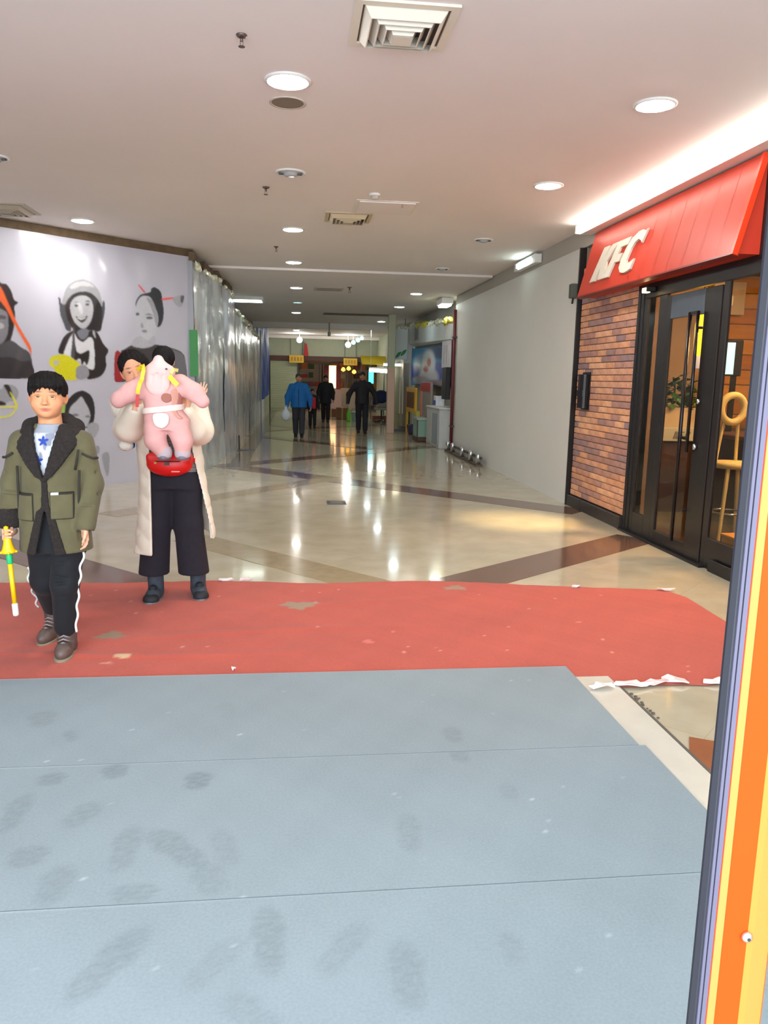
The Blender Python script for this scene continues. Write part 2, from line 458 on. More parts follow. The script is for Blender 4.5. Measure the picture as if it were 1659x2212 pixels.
# right hand white hoarding
HO = mat('white_hoarding', (214, 213, 207), .55, noise=.025, nscale=1.2, bump=.03, bscale=4)
MB().box((3.25, 8.86, 0), (3.33, 15.95, 2.975)).build('wall_hoarding', HO, kind='structure')
MB().box((3.27, 4.0, 2.975), (3.5, 16.0, CEIL)).build('trim_1', mat('grey_soffit', (176, 170, 160), .7), kind='structure')
MB().box((3.3, 15.95, 0), (3.55, 16.1, CEIL)).build('trim_2', HO, kind='structure')
MB().box((3.5, 9.6, 0), (3.6, 16.0, CEIL)).build('wall_behind_hoarding', SHELL, kind='structure')
# ================================================================== ceiling fixtures
RIM = mat('white_lamp_rim', (232, 230, 226), .4)
GLOW = mat('lamp_glow', (255, 252, 244), emit=LAMP)
GLOWC = mat('cool_lamp_glow', (228, 250, 255), emit=LAMP * .35)
GLOWF = mat('far_lamp_glow', (255, 252, 244), emit=LAMP * .4)
GLOWDIM = mat('dim_teal_lamp', (150, 214, 214), emit=1.6)
def downlight(x, y, label, lit=1, r=.118, z=CEIL, cool=False):
    t = thing('downlight', label, 'ceiling light', (x, y, z), group='round recessed ceiling lamps')
    MB().lathe([(r, 0), (r + .022, 0), (r + .022, -.008), (r + .006, -.014), (r - .004, -.01), (r - .004, 0)], 28).build('rim', RIM, t, True)
    if lit == 1:
        MB().lathe([(r - .004, -.002), (r - .004, -.011), (r * .8, -.018), (r * .3, -.022), (.001, -.023)], 28).build('diffuser', GLOWC if cool else (GLOWF if y > 14 else GLOW), t, True)
    elif lit == 2:
        MB().lathe([(r - .004, -.002), (r - .004, -.01), (.001, -.014)], 24).build('diffuser', GLOWDIM, t, True)
    else:
        m = mat('dead_lamp_glass', (176, 178, 182), .25)
        MB().lathe([(r - .004, -.002), (r - .006, -.006), (r * .55, -.012), (r * .5, -.03), (.001, -.034)], 24).build('diffuser', m, t, True)
        for sx in (-.9, .55): MB().box((r * sx, -.02, -.02), (r * (sx + .35), .02, -.008)).build('clip', mat('dark_clip', (86, 84, 84), .5), t)
    return t
CM = 'in the middle row of the corridor ceiling'
downlight(-.05, 4.95, 'largest lit ceiling lamp, nearest the entrance ' + CM)
downlight(-.05, 7.03, 'unlit clear ceiling lamp with dark clips, second ' + CM, 0, .11)
for (y, w, z) in ((9.61, 'third', CEIL), (12.26, 'fourth', CEIL), (15.33, 'fifth', CEIL - .035), (21.1, 'seventh', CEIL - .035), (29.3, 'eighth', CEIL)):
    downlight(0 if y > 13 else -.04, y, 'lit round ceiling lamp, %s from the entrance ' % w + CM, z=z, r=.115)
downlight(.03, 18.3, 'dim teal ceiling lamp, sixth ' + CM, 2, .1, CEIL - .035)
CR = 'in the right row of ceiling lamps'
downlight(2.235, 4.96, 'lit round ceiling lamp nearest the red awning, first ' + CR, r=.112)
downlight(2.23, 7.03, 'lit round ceiling lamp beside the red awning, second ' + CR, r=.112)
downlight(2.31, 9.78, 'unlit ceiling lamp above the white hoarding, third ' + CR, 0, .1)
downlight(2.28, 12.37, 'small unlit ceiling lamp, fourth ' + CR, 0, .09)
for (x, y, w, c) in ((2.38, 15.68, 'fifth', False), (2.42, 18.57, 'sixth', True), (2.52, 23.4, 'seventh', True), (2.59, 27.8, 'eighth', True)):
    downlight(x, y, 'lit round ceiling lamp, %s from the entrance ' % w + CR, z=CEIL - (.035 if y < 24 else 0), cool=c, r=.115)
downlight(-2.445, 9.61, 'lit round ceiling lamp in front of the printed banner')
downlight(-2.46, 7.02, 'unlit ceiling lamp cut by the left edge of the picture', 0, .1)
# open lamp hole next to the first lamp
t = thing('lamp_hole', 'empty brown-grey round lamp hole beside the nearest ceiling lamp', 'ceiling hole', (-.055, 5.33, CEIL))
MB().lathe([(.10, 0), (.118, 0), (.118, -.004), (.104, -.005), (.10, 0)], 28).build('rim', mat('hole_rim', (196, 186, 176), .7), t, True)
MB().lathe([(.104, -.0005), (.104, -.0025), (.001, -.003)], 28).build('dark_disc', mat('hole_shade', (128, 116, 100), .9), t)  # flat disc; the shade inside the hole is put into its colour
# square air diffusers
def diffuser(x, y, s, label, tint=(226, 216, 200), z=CEIL):
    t = thing('air_diffuser', label, 'air vent', (x, y, z)); m = mat('diffuser_%d' % tint[0], tint, .5)
    h = s / 2
    def sq(a, b, z0, z1):
        mb = MB(); P = []
        for r, zz in ((a, z0), (b, z1), (b - .006, z1), (a - .006, z0)):
            P += [(-r, -r, zz), (r, -r, zz), (r, r, zz), (-r, r, zz)]
        fs = []
        for k in range(4):
            for i in range(4):
                j = (i + 1) % 4; n = (k + 1) % 4
                fs.append((k * 4 + i, k * 4 + j, n * 4 + j, n * 4 + i))
        return mb.add(P, fs)
    MB().box((-h, -h, -.012), (h, -h * .84, 0)).box((-h, h * .84, -.012), (h, h, 0)).box((-h, -h * .84, -.012), (-h * .84, h * .84, 0)).box((h * .84, -h * .84, -.012), (h, h * .84, 0)).build('frame', m, t)
    MB().box((-h * .84, -h * .84, -.002), (h * .84, h * .84, -.001)).build('duct', mat('duct_dark', (96, 84, 74), .9), t)
    for k, q in enumerate((.80, .64, .48, .33)):
        sq(h * q, h * (q - .13), -.004, -.05 - .006 * k).build('louvre', m, t)
    MB().add([(-h * .2, -h * .2, -.075), (h * .2, -h * .2, -.075), (h * .2, h * .2, -.075), (-h * .2, h * .2, -.075), (0, 0, -.03)], [(0, 3, 2, 1), (0, 1, 4), (1, 2, 4), (2, 3, 4), (3, 0, 4)]).build('centre_cone', m, t)
diffuser(.52, 4.13, .5, 'large cream square air diffuser at the top edge of the picture')
diffuser(.56, 8.78, .5, 'smaller square air diffuser beside the access panel', (196, 180, 150))
diffuser(-3.1, 9.1, .55, 'square air diffuser at the left edge above the banner', (170, 158, 140))
t = thing('access_panel', 'white hinged access panel hanging slightly open in the ceiling', 'access panel', (.9, 8.22, CEIL))
MB().box((-.31, -.3, -.006), (.31, .3, 0)).build('frame', PLASTER2, t)
MB().box((-.28, -.27, -.016), (.28, .27, -.006)).build('leaf', PLASTER, t)
MB().box((.14, -.26, -.05), (.155, -.245, -.016)).build('latch', mat('latch_brown', (150, 132, 112), .6), t)
def sprinkler(x, y, label, z=CEIL, s=1.):
    t = thing('sprinkler', label, 'sprinkler', (x, y, z), group='ceiling sprinklers'); m = mat('sprinkler_metal', (112, 96, 90), .35, .6)
    MB().lathe([(.04 * s, 0), (.04 * s, -.004), (.03 * s, -.012), (.012 * s, -.014), (.012 * s, 0)], 16).build('escutcheon', m, t, True)
    MB().lathe([(.011 * s, -.01), (.011 * s, -.04 * s), (.006 * s, -.045 * s)], 10).build('body', m, t, True)
    MB().box((-.012 * s, -.003, -.075 * s), (-.007 * s, .003, -.035 * s)).box((.007 * s, -.003, -.075 * s), (.012 * s, .003, -.035 * s)).build('arm', m, t)
    MB().lathe([(.002, -.072 * s), (.024 * s, -.076 * s), (.024 * s, -.08 * s), (.002, -.082 * s)], 14).build('deflector', m, t)
sprinkler(-.28, 4.37, 'dark sprinkler head nearest the entrance, left of the first ceiling lamp', s=.72)
sprinkler(-.28, 7.6, 'dark sprinkler head hanging just behind the unlit middle lamp', s=.85)
sprinkler(-.27, 10.9, 'small sprinkler head between the third and fourth middle lamps', s=.8)
sprinkler(1.0, 15.0, 'faint sprinkler head far down the corridor near the fifth lamps', CEIL - .035, 1.2)
t = thing('smoke_detector', 'white dome smoke detector beside the access panel', 'smoke detector', (.74, 7.66, CEIL))
MB().lathe([(.055, 0), (.055, -.014), (.048, -.02), (.04, -.022)], 20).build('base', RIM, t, True)
MB().lathe([(.038, -.02), (.038, -.04), (.028, -.052), (.001, -.056)], 20).build('dome', mat('detector_grey', (190, 180, 172), .5), t, True)
# dark slot grille and other vents further down
t = thing('slot_grille', 'long dark slot air grille across the far ceiling', 'air vent', (1.62, 21.2, CEIL - .035))
MB().box((-.9, -.3, -.01), (.9, -.24, 0)).build('frame', mat('grille_frame', (120, 106, 98), .6), t); MB().box((-.9, .24, -.01), (.9, .3, 0)).build('frame', mat('grille_frame', (120, 106, 98), .6), t)
MB().box((-.9, -.24, -.004), (.9, .24, 0)).build('slot', mat('grille_dark', (60, 48, 46), .8), t)
for k in range(2): MB().box((-.9, -.1 + .16 * k, -.012), (.9, -.06 + .16 * k, -.004)).build('vane', mat('grille_frame'), t)
t = thing('air_grille', 'pale square grille in the ceiling beside the fifth middle lamp', 'air vent', (.62, 15.4, CEIL - .035))
MB().box((-.28, -.28, -.01), (.28, .28, 0)).build('frame', mat('grille_pale', (190, 176, 164), .6), t)
for k in range(5): MB().box((-.23, -.2 + .09 * k, -.016), (.23, -.16 + .09 * k, -.01)).build('vane', mat('grille_vane', (160, 146, 134), .6), t)
# hanging sign rod on the far beam
t = thing('hanging_sensor', 'small pale sensor hanging on a rod from the far ceiling beam', 'sensor', (1.02, 24.6, CEIL - .035))
MB().lathe([(.02, 0), (.02, -.28), (.05, -.29), (.05, -.4), (.02, -.42)], 10).build('rod', mat('sensor_grey', (170, 164, 150), .6), t, True)
# square panel lamp over the sheeting
t = thing('panel_lamp', 'white square panel lamp hanging crooked above the plastic sheeting', 'ceiling light', (-1.05, 17.6, CEIL - .035))
MB().box((-.34, -.34, -.07), (.34, .34, -.0)).build('housing', RIM, t)
MB().box((-.3, -.3, -.074), (.3, .3, -.07)).build('diffuser', mat('panel_glow', (236, 255, 246), emit=3.5), t)
# globe lamps by the far shop fronts
def globe(x, y, z, label, m, r=.09):
    t = thing('globe_lamp', label, 'lamp', (x, y, z), group='globe lamps at the far end')
    MB().lathe([(.001, -r), (r * .5, -r * .87), (r * .87, -r * .5), (r, 0), (r * .87, r * .5), (r * .5, r * .87), (.001, r)], 16).build('globe', m, t, True)
    MB().lathe([(.012, r * .9), (.012, CEIL - z - .001)], 8).build('stem', RIM, t)
globe(.13, 31.6, 2.92, 'bright globe lamp above the pale roller shutter at the far end', GLOWF, .11)
globe(2.1, 32.0, 2.80, 'bright globe lamp over the far yellow sign', GLOWF, .11)
globe(2.32, 32.0, 2.90, 'dim teal globe lamp nearest the bright one at the far end', GLOWDIM, .09)
globe(2.5, 32.0, 2.99, 'middle dim teal globe lamp of the slanting row at the far end', GLOWDIM, .09)
globe(2.66, 32.0, 3.07, 'uppermost dim teal globe lamp of the slanting row at the far end', GLOWDIM, .08)
PORTRAITS = [
 ('man', [
  ([(2.736,2.444),(2.637,2.454),(2.572,2.441),(2.527,2.367),(2.502,2.279),(2.454,2.25),(2.501,2.201),(2.496,2.106),(2.515,1.972),(2.557,1.836),(2.616,1.75),(2.781,1.742)], (28,26,30)),
  ([(2.754,2.168),(2.656,2.159),(2.592,2.123),(2.579,2.017),(2.605,1.867),(2.682,1.763),(2.781,1.742)], (120,120,128)),
  ([(2.764,2.005),(2.65,1.996),(2.647,1.947),(2.77,1.923)], (165,165,172)),
  ([(2.759,2.086),(2.62,2.088),(2.622,2.05),(2.762,2.046)], (70,70,76)),
  ([(2.781,1.742),(2.682,1.763),(2.562,1.811),(2.447,1.737),(2.34,1.651),(2.345,1.388),(2.537,1.389),(2.805,1.388)], (66,68,74)),
  ([(2.792,1.577),(2.591,1.617),(2.44,1.571),(2.344,1.574),(2.345,1.388),(2.805,1.388)], (38,38,44)),
  ([(2.672,2.418),(2.632,2.386),(2.569,2.232),(2.481,2.024),(2.396,1.869),(2.332,1.745),(2.33,1.643),(2.359,1.71),(2.524,2.021),(2.606,2.18),(2.681,2.288)], (226,96,40)),
 ]),
 ('helmet', [
  ([(1.964,2.352),(1.936,2.337),(1.931,2.286),(1.879,2.29),(1.826,2.225),(1.816,1.98),(1.877,1.968),(1.911,2.044),(1.946,2.146),(1.955,2.249)], (60,66,74)),
  ([(1.454,2.326),(1.383,2.332),(1.359,2.37),(1.342,2.318),(1.355,2.208),(1.395,2.078),(1.426,1.989),(1.5,1.985),(1.491,2.162)], (60,66,74)),
  ([(1.908,2.271),(1.897,2.375),(1.84,2.493),(1.742,2.567),(1.626,2.599),(1.511,2.57),(1.429,2.498),(1.387,2.377),(1.387,2.296),(1.571,2.352),(1.725,2.356)], (150,150,156)),
  ([(1.812,2.487),(1.734,2.551),(1.617,2.58),(1.521,2.56),(1.484,2.52),(1.64,2.522),(1.756,2.475)], (186,186,190)),
  ([(1.882,2.238),(1.854,2.327),(1.779,2.403),(1.672,2.448),(1.556,2.451),(1.46,2.397),(1.395,2.295),(1.388,2.187),(1.429,1.994),(1.569,1.984),(1.669,1.935),(1.783,1.973),(1.835,2.049),(1.868,2.135)], (28,26,30)),
  ([(1.821,2.252),(1.782,2.342),(1.704,2.393),(1.607,2.405),(1.535,2.364),(1.512,2.268),(1.531,2.15),(1.586,2.048),(1.662,1.998),(1.75,2.046),(1.802,2.139)], (168,168,174)),
  ([(1.727,2.303),(1.688,2.315),(1.654,2.239),(1.657,2.185),(1.686,2.18)], (190,190,194)),
  ([(1.71,2.276),(1.715,2.267),(1.728,2.26),(1.743,2.259),(1.755,2.263),(1.759,2.272),(1.754,2.282),(1.741,2.289),(1.726,2.29),(1.714,2.285)], (70,70,76)),
  ([(1.563,2.303),(1.569,2.293),(1.582,2.286),(1.597,2.285),(1.61,2.29),(1.614,2.299),(1.609,2.308),(1.596,2.315),(1.58,2.317),(1.568,2.312)], (70,70,76)),
  ([(1.765,2.307),(1.726,2.324),(1.692,2.313),(1.727,2.314)], (70,70,76)),
  ([(1.62,2.333),(1.58,2.351),(1.548,2.336),(1.583,2.337)], (70,70,76)),
  ([(1.751,2.147),(1.679,2.127),(1.595,2.165),(1.617,2.113),(1.67,2.071),(1.723,2.099)], (60,56,60)),
  ([(1.732,2.136),(1.679,2.122),(1.614,2.149),(1.63,2.13),(1.68,2.109),(1.721,2.12)], (215,215,215)),
  ([(1.773,1.974),(1.669,1.935),(1.559,1.986),(1.471,1.965),(1.397,1.832),(1.327,1.745),(1.372,1.658),(1.365,1.547),(1.415,1.444),(1.498,1.393),(1.627,1.373),(1.646,1.431),(1.686,1.593),(1.836,1.669),(1.99,1.681),(1.977,1.778),(1.899,1.908)], (28,26,30)),
  ([(1.746,1.949),(1.666,1.998),(1.589,1.985),(1.612,1.903),(1.692,1.863)], (110,112,122)),
  ([(1.908,1.746),(1.845,1.873),(1.784,1.938),(1.749,1.878),(1.674,1.835),(1.593,1.895),(1.544,1.888),(1.523,1.799),(1.532,1.525),(1.601,1.501),(1.641,1.531),(1.716,1.593),(1.857,1.642),(1.931,1.666)], (205,205,210)),
  ([(1.79,1.822),(1.77,1.766),(1.761,1.717),(1.705,1.692),(1.593,1.734),(1.603,1.614),(1.638,1.549),(1.663,1.594),(1.698,1.548),(1.723,1.628),(1.801,1.608)], (28,26,30)),
  ([(1.801,1.981),(1.776,1.979),(1.79,1.653),(1.841,1.651),(1.818,1.803)], (70,70,76)),
  ([(1.525,1.988),(1.501,1.963),(1.498,1.891),(1.532,1.943)], (165,165,172)),
  ([(2.121,1.572),(2.09,1.634),(2.024,1.661),(1.912,1.668),(1.801,1.617),(1.718,1.547),(1.707,1.484),(1.779,1.367),(1.928,1.362),(2.02,1.407),(2.061,1.494),(2.105,1.529)], (206,200,26)),
  ([(2.069,1.573),(2.031,1.597),(1.995,1.591),(2.012,1.552),(2.046,1.537)], (178,178,184)),
  ([(1.768,1.519),(1.689,1.548),(1.62,1.504),(1.617,1.413),(1.698,1.368),(1.779,1.382),(1.787,1.447)], (140,138,146)),
 ]),
 ('bun', [
  ([(1.154,1.712),(1.088,1.771),(0.978,1.833),(0.912,1.849),(0.623,1.854),(0.346,1.816),(0.181,1.759),(0.131,1.639),(0.128,1.376),(0.361,1.369),(0.997,1.362),(1.169,1.364)], (60,56,60)),
  ([(0.394,1.79),(0.205,1.758),(0.131,1.639),(0.133,1.396),(0.312,1.394),(0.352,1.633)], (112,110,118)),
  ([(1.233,1.722),(1.13,1.685),(1.139,1.364),(1.253,1.363)], (150,32,40)),
  ([(0.898,1.941),(0.652,1.982),(0.628,1.858),(0.794,1.797),(0.989,1.826)], (172,172,180)),
  ([(0.91,2.335),(0.89,2.421),(0.822,2.492),(0.677,2.539),(0.664,2.578),(0.607,2.611),(0.512,2.563),(0.484,2.447),(0.47,2.294),(0.498,2.156),(0.565,2.086),(0.658,2.126),(0.829,2.304)], (44,46,54)),
  ([(0.908,2.298),(0.882,2.393),(0.809,2.471),(0.701,2.481),(0.643,2.433),(0.601,2.341),(0.56,2.229),(0.578,2.103),(0.653,1.963),(0.756,1.906),(0.853,1.981),(0.906,2.11)], (186,186,194)),
  ([(0.735,2.462),(0.643,2.433),(0.601,2.341),(0.564,2.229),(0.592,2.092),(0.632,2.243),(0.672,2.354)], (150,150,158)),
  ([(0.853,2.238),(0.86,2.226),(0.875,2.218),(0.894,2.217),(0.909,2.223),(0.914,2.233),(0.908,2.245),(0.893,2.253),(0.874,2.254),(0.859,2.249)], (80,80,88)),
  ([(0.642,2.204),(0.653,2.192),(0.68,2.183),(0.713,2.181),(0.74,2.186),(0.75,2.196),(0.739,2.208),(0.712,2.217),(0.679,2.22),(0.652,2.214)], (96,96,104)),
  ([(0.766,2.233),(0.698,2.257),(0.632,2.233),(0.699,2.238)], (110,110,116)),
  ([(0.825,2.134),(0.794,2.079),(0.817,2.059),(0.842,2.073)], (150,150,158)),
  ([(0.829,2.024),(0.773,2.039),(0.738,2.022),(0.786,2.0)], (128,122,130)),
  ([(0.856,2.608),(0.834,2.61),(0.75,2.536),(0.768,2.523)], (226,60,66)),
  ([(0.483,2.477),(0.329,2.503),(0.325,2.48),(0.479,2.451)], (232,90,96)),
  ([(0.325,2.49),(0.205,2.539),(0.143,2.539),(0.16,2.435),(0.222,2.381),(0.303,2.423)], (164,164,172)),
  ([(0.191,2.531),(0.138,2.532),(0.165,2.443),(0.203,2.461)], (90,90,98)),
 ]),
 ('ring', [
  ([(2.814,1.245),(2.715,1.245),(2.679,1.287),(2.611,1.3),(2.536,1.263),(2.518,1.194),(2.554,1.117),(2.64,1.101),(2.727,1.06),(2.826,1.061)], (150,150,156)),
  ([(2.682,1.292),(2.628,1.293),(2.598,1.228),(2.589,1.16),(2.62,1.152),(2.65,1.22)], (28,26,30)),
  ([(2.823,1.103),(2.724,1.107),(2.672,1.076),(2.694,1.056),(2.826,1.057)], (28,26,30)),
  ([(2.617,1.203),(2.6,1.198),(2.542,1.083),(2.539,1.031),(2.568,1.003),(2.585,1.023),(2.562,1.049)], (214,208,60)),
  ([(2.827,1.047),(2.728,1.046),(2.566,1.054),(2.563,1.033),(2.729,1.026),(2.828,1.024)], (214,208,60)),
  ([(2.834,0.943),(2.735,0.932),(2.633,0.952),(2.564,1.015),(2.551,1.006),(2.624,0.93),(2.737,0.907),(2.835,0.916)], (214,208,60)),
 ]),
 ('longhair', [
  ([(1.966,0.928),(1.945,1.037),(1.89,1.132),(1.803,1.204),(1.704,1.23),(1.607,1.178),(1.557,1.079),(1.548,0.938),(1.573,0.825),(1.627,0.767),(1.662,0.749),(1.795,0.795),(1.947,0.855)], (34,36,40)),
  ([(1.9,0.945),(1.865,1.033),(1.789,1.1),(1.727,1.155),(1.678,1.08),(1.63,0.986),(1.614,0.902),(1.645,0.809),(1.687,0.769),(1.795,0.795),(1.88,0.856)], (176,176,184)),
  ([(1.866,0.926),(1.807,0.943),(1.769,0.92),(1.819,0.906)], (110,110,116)),
  ([(1.69,0.903),(1.64,0.917),(1.619,0.892),(1.661,0.888)], (110,110,116)),
  ([(2.045,1.012),(1.951,1.077),(1.962,0.937),(2.049,0.939)], (150,186,90)),
  ([(1.892,0.89),(1.801,0.865),(1.793,0.835),(1.89,0.849)], (160,196,90)),
  ([(1.66,0.781),(1.573,0.825),(1.497,0.785),(1.508,0.7),(1.583,0.617),(1.641,0.677)], (160,160,168)),
  ([(1.625,0.676),(1.601,0.675),(1.6,0.523),(1.625,0.524)], (150,150,158)),
  ([(1.551,0.52),(1.503,0.499),(1.515,0.422),(1.552,0.425)], (146,146,154)),
  ([(1.47,0.4),(1.375,0.414),(1.374,0.199),(1.41,0.104),(1.456,0.245)], (150,150,158)),
 ]),
]
# ================================================================== printed banner on the left
BB = np.array([-1.48, 11.44]); BE = np.array([-1.89, -1.78]); BE = BE / np.linalg.norm(BE); BN = np.array([BE[1], -BE[0]])   # BN points to the hall
if BN @ np.array([1, -1]) < 0: BN = -BN
BTOP = 3.075
def bulge(u, z):
    return .012 * vnoise(u * 1.6, z * 1.1, 1.0) + .006 * vnoise(u * 5, z * 2.5, 3.0)
def banner_pt(u, z, off=0.):
    o = .03 + bulge(u, z) + off
    return BB[0] + BE[0] * u + BN[0] * o, BB[1] + BE[1] * u + BN[1] * o, z
BANM = mat('white_banner_print', (186, 185, 198), .32, noise=.03, nscale=1.5, coat=.35, coatr=.12, bump=.12, bscale=3.0, stretch=(1, 1, .35))
ban = link('printed_banner', grid_mesh('printed_banner', lambda U, V: banner_pt(U * 4.6, .0 + V * BTOP), 90, 60), BANM, None,
           'large white banner wall printed with black and white portraits behind the boy', 'banner')
PRINT = mat('banner_ink', (128, 128, 128), .34, attr='Col', coat=.35, coatr=.12, bump=.12, bscale=3.0, stretch=(1, 1, .35))
PLAB = {'man': 'printed portrait of a man with wild dark hair and orange strap', 'helmet': 'printed portrait of a laughing child in a helmet with yellow plate',
        'bun': 'printed portrait of a pale woman with dark hair bun', 'ring': 'printed portrait with thin yellow ring', 'longhair': 'printed portrait of a woman with long dark hair'}
BGC = np.array(lin((186, 185, 198)))
for nm, layers in PORTRAITS:
    h = .0065
    allp = np.concatenate([np.array(p) for p, c in layers])
    lo = allp.min(0) - 3 * h; hi = np.minimum(allp.max(0) + 3 * h, [4.5, BTOP - .02])
    nu, nz = int((hi[0] - lo[0]) / h) + 1, int((hi[1] - lo[1]) / h) + 1
    UU, ZZ = np.meshgrid(lo[0] + h * np.arange(nu), lo[1] + h * np.arange(nz), indexing='ij')
    img = np.broadcast_to(BGC, (nu, nz, 3)).copy(); cov = np.zeros((nu, nz))
    for p, c in layers:
        mk = inpoly(smoothpoly(p, 4), UU, ZZ).astype(float); mk = blur(mk, 1)
        img = img * (1 - mk[..., None]) + np.array(lin(c)) * mk[..., None]; cov = np.maximum(cov, mk)
    img = img * (1 + .06 * rng.standard_normal((nu, nz, 1))); img = blur(img, 1)
    x, y, z = banner_pt(UU, ZZ, .0035)
    P = np.stack([x, y, z], -1).reshape(-1, 3)
    i = np.arange(nu - 1)[:, None] * nz + np.arange(nz - 1)[None, :]
    keep = (cov[:-1, :-1] + cov[1:, 1:] + cov[1:, :-1] + cov[:-1, 1:]) > .5
    Q = np.stack([i, i + nz, i + nz + 1, i + 1], -1)[keep]
    used = np.unique(Q); remap = np.full(len(P), -1); remap[used] = np.arange(len(used))
    link('printed_portrait', np_mesh('printed_portrait', P[used], remap[Q], True, np.clip(img.reshape(-1, 3)[used], 0, 1)), PRINT, ban, PLAB[nm])
# dark timber batten along its top and the backing frame
def along(u0, u1, z0, z1, o0, o1):
    P = []
    for z in (z0, z1):
        for (u, o) in ((u0, o0), (u1, o0), (u1, o1), (u0, o1)):
            P.append((BB[0] + BE[0] * u + BN[0] * o, BB[1] + BE[1] * u + BN[1] * o, z))
    return MB().add(P, [(0, 3, 2, 1), (4, 5, 6, 7), (0, 1, 5, 4), (1, 2, 6, 5), (2, 3, 7, 6), (3, 0, 4, 7)])
TIM = mat('dark_timber', (104, 84, 62), .8, noise=.2, nscale=12)
along(-.02, 4.6, BTOP - .03, CEIL - .005, -.06, .012).build('timber_batten', TIM, None, label='dark brown timber batten along the top of the banner', cat='batten')
along(.0, 4.6, .0, BTOP - .03, -.08, -.02).build('wall_banner_backing', SHELL, kind='structure')

# ================================================================== plastic sheeting along the left side of the corridor
BOARD = mat('pale_board', (206, 212, 222), .6, noise=.08, nscale=1.3)
def sheet_x(y): return np.interp(y, [11.3, 14.5, 40], [-1.43, -1.22, -1.22])
def board(name, y0, y1, z1, m, off, z0=0., kind='structure', parent=None, t=.05):
    P = [(sheet_x(y0) - off, y0), (sheet_x(y0) - off - t, y0), (sheet_x(y1) - off - t, y1), (sheet_x(y1) - off, y1)]
    return MB().prism(P, z0, z1).build(name, m, parent, kind=kind)
board('wall_boarding', 11.45, 34, CEIL - .04, BOARD, .16)
hb = thing('poster_boards', 'grey and dark printed boards showing through the plastic sheeting', 'boards', (-1.3, 11.5, 0))
def poster(y0, y1, z0, z1, rgb, off=.13):
    P = [(sheet_x(y0) - off + 1.3, y0 - 11.5), (sheet_x(y0) - off - .02 + 1.3, y0 - 11.5), (sheet_x(y1) - off - .02 + 1.3, y1 - 11.5), (sheet_x(y1) - off + 1.3, y1 - 11.5)]
    MB().prism(P, z0, z1).build('poster', mat('poster_%d_%d_%d' % rgb, rgb, .6, noise=.15, nscale=4), hb)
poster(11.55, 12.05, 1.35, 2.2, (52, 138, 66)); poster(12.3, 12.5, .9, 1.5, (66, 66, 74)); poster(12.9, 13.4, .6, 2.4, (168, 176, 190))
poster(13.6, 13.9, 1.1, 1.5, (84, 100, 130)); poster(14.3, 14.6, 1.7, 2.4, (88, 108, 150)); poster(14.9, 15.2, .4, .9, (92, 96, 112)); poster(15.4, 15.8, 1.8, 2.3, (96, 110, 140))
poster(13.0, 13.25, .15, .5, (100, 104, 116)); poster(16.4, 17.6, .5, 2.2, (176, 172, 158)); poster(18.5, 19.8, .5, 2.3, (164, 160, 148)); poster(20.6, 22.0, .5, 2.3, (150, 150, 146))
poster(23.0, 24.6, .6, 2.0, (70, 90, 110)); poster(25.6, 26.6, .9, 1.6, (48, 66, 90)); poster(12.15, 12.28, 1.6, 2.3, (196, 120, 96))
FILM = [film('plastic_film_a', (232, 240, 244), .62, 1.6), film('plastic_film_b', (226, 232, 246), .7, 1.4), film('plastic_film_c', (232, 238, 240), .6, 1.6)]
CRUMP = mat('crumpled_film_top', (232, 232, 206), .2, noise=.25, nscale=14, coat=.5)
def sheet(y0, y1, ztop0, ztop1, m, label, seed, off=.0, fold=.05):
    n = max(24, int((y1 - y0) * 14))
    def fn(U, V):
        y = y0 + (y1 - y0) * U; zt = ztop0 + (ztop1 - ztop0) * U
        zt = zt + .03 * np.sin(U * 17 + seed) + .02 * np.sin(U * 41 + seed * 2)
        x = sheet_x(y) - off + fold * (vnoise(y * 1.0, V * 1.6, seed) * (1 - .4 * V) + .4 * vnoise(y * 2.2 + V * 2.5, V * 4.2 - y * .8, seed + 4)) * .7
        return x, y + .02 * vnoise(V * 5, y, seed), V * zt + .004
    o = link('plastic_sheet', grid_mesh('plastic_sheet', fn, n, 44), m, None, label, 'plastic sheet', 'sheets of plastic film on the left')
    # bunched film along the top edge
    for k in range(max(3, int((y1 - y0) / .55))):
        U = (k + .5) / max(3, int((y1 - y0) / .55)); y = y0 + (y1 - y0) * U; zt = ztop0 + (ztop1 - ztop0) * U
        r = .03 + .02 * rng.random(); L = .42 * (.7 + .6 * rng.random())
        path = [(sheet_x(y) + .02 * rng.standard_normal(), y + L * (q - .5) * 1.6, zt + .02 * rng.standard_normal()) for q in np.linspace(0, 1, 6)]
        MB().tube(path, [.01, r, r * .6, r * 1.1, r * .7, .01], 7).build('bunched_edge', CRUMP, o)
    return o
sheet(11.38, 13.9, 2.98, 3.0, FILM[0], 'clear creased plastic sheet beside the banner corner with a green strip behind', 1.)
sheet(13.9, 16.0, 2.98, 2.96, FILM[1], 'bluish plastic sheet with dark prints behind, second from the banner', 2.2)
sheet(16.1, 20.4, 2.75, 2.72, FILM[2], 'clear plastic sheet below the crooked panel lamp', 3.1)
sheet(20.4, 26.6, 2.7, 2.68, FILM[0], 'long plastic sheet before the blue tarpaulin', 4.7)
def tarp(U, V):
    y = 26.85 + 1.5 * U; return -1.34 + .36 * U + .04 * vnoise(y * 3, V * 2, 2), y, .55 + .25 * U + V * (2.625 - .25 * U)
link('blue_tarpaulin', grid_mesh('blue_tarpaulin', tarp, 24, 24), mat('blue_tarp', (34, 84, 176), .45, bump=.2, bscale=5), None, 'blue tarpaulin hanging at the far end of the sheeting', 'tarpaulin')
MB().prism([(-1.22, 26.7), (-1.17, 26.7), (-1.17, 26.76), (-1.22, 26.76)], 0, CEIL - .21).build('timber_post', mat('pale_post', (186, 190, 196), .7), label='thin pale post carrying the blue tarpaulin', cat='post')
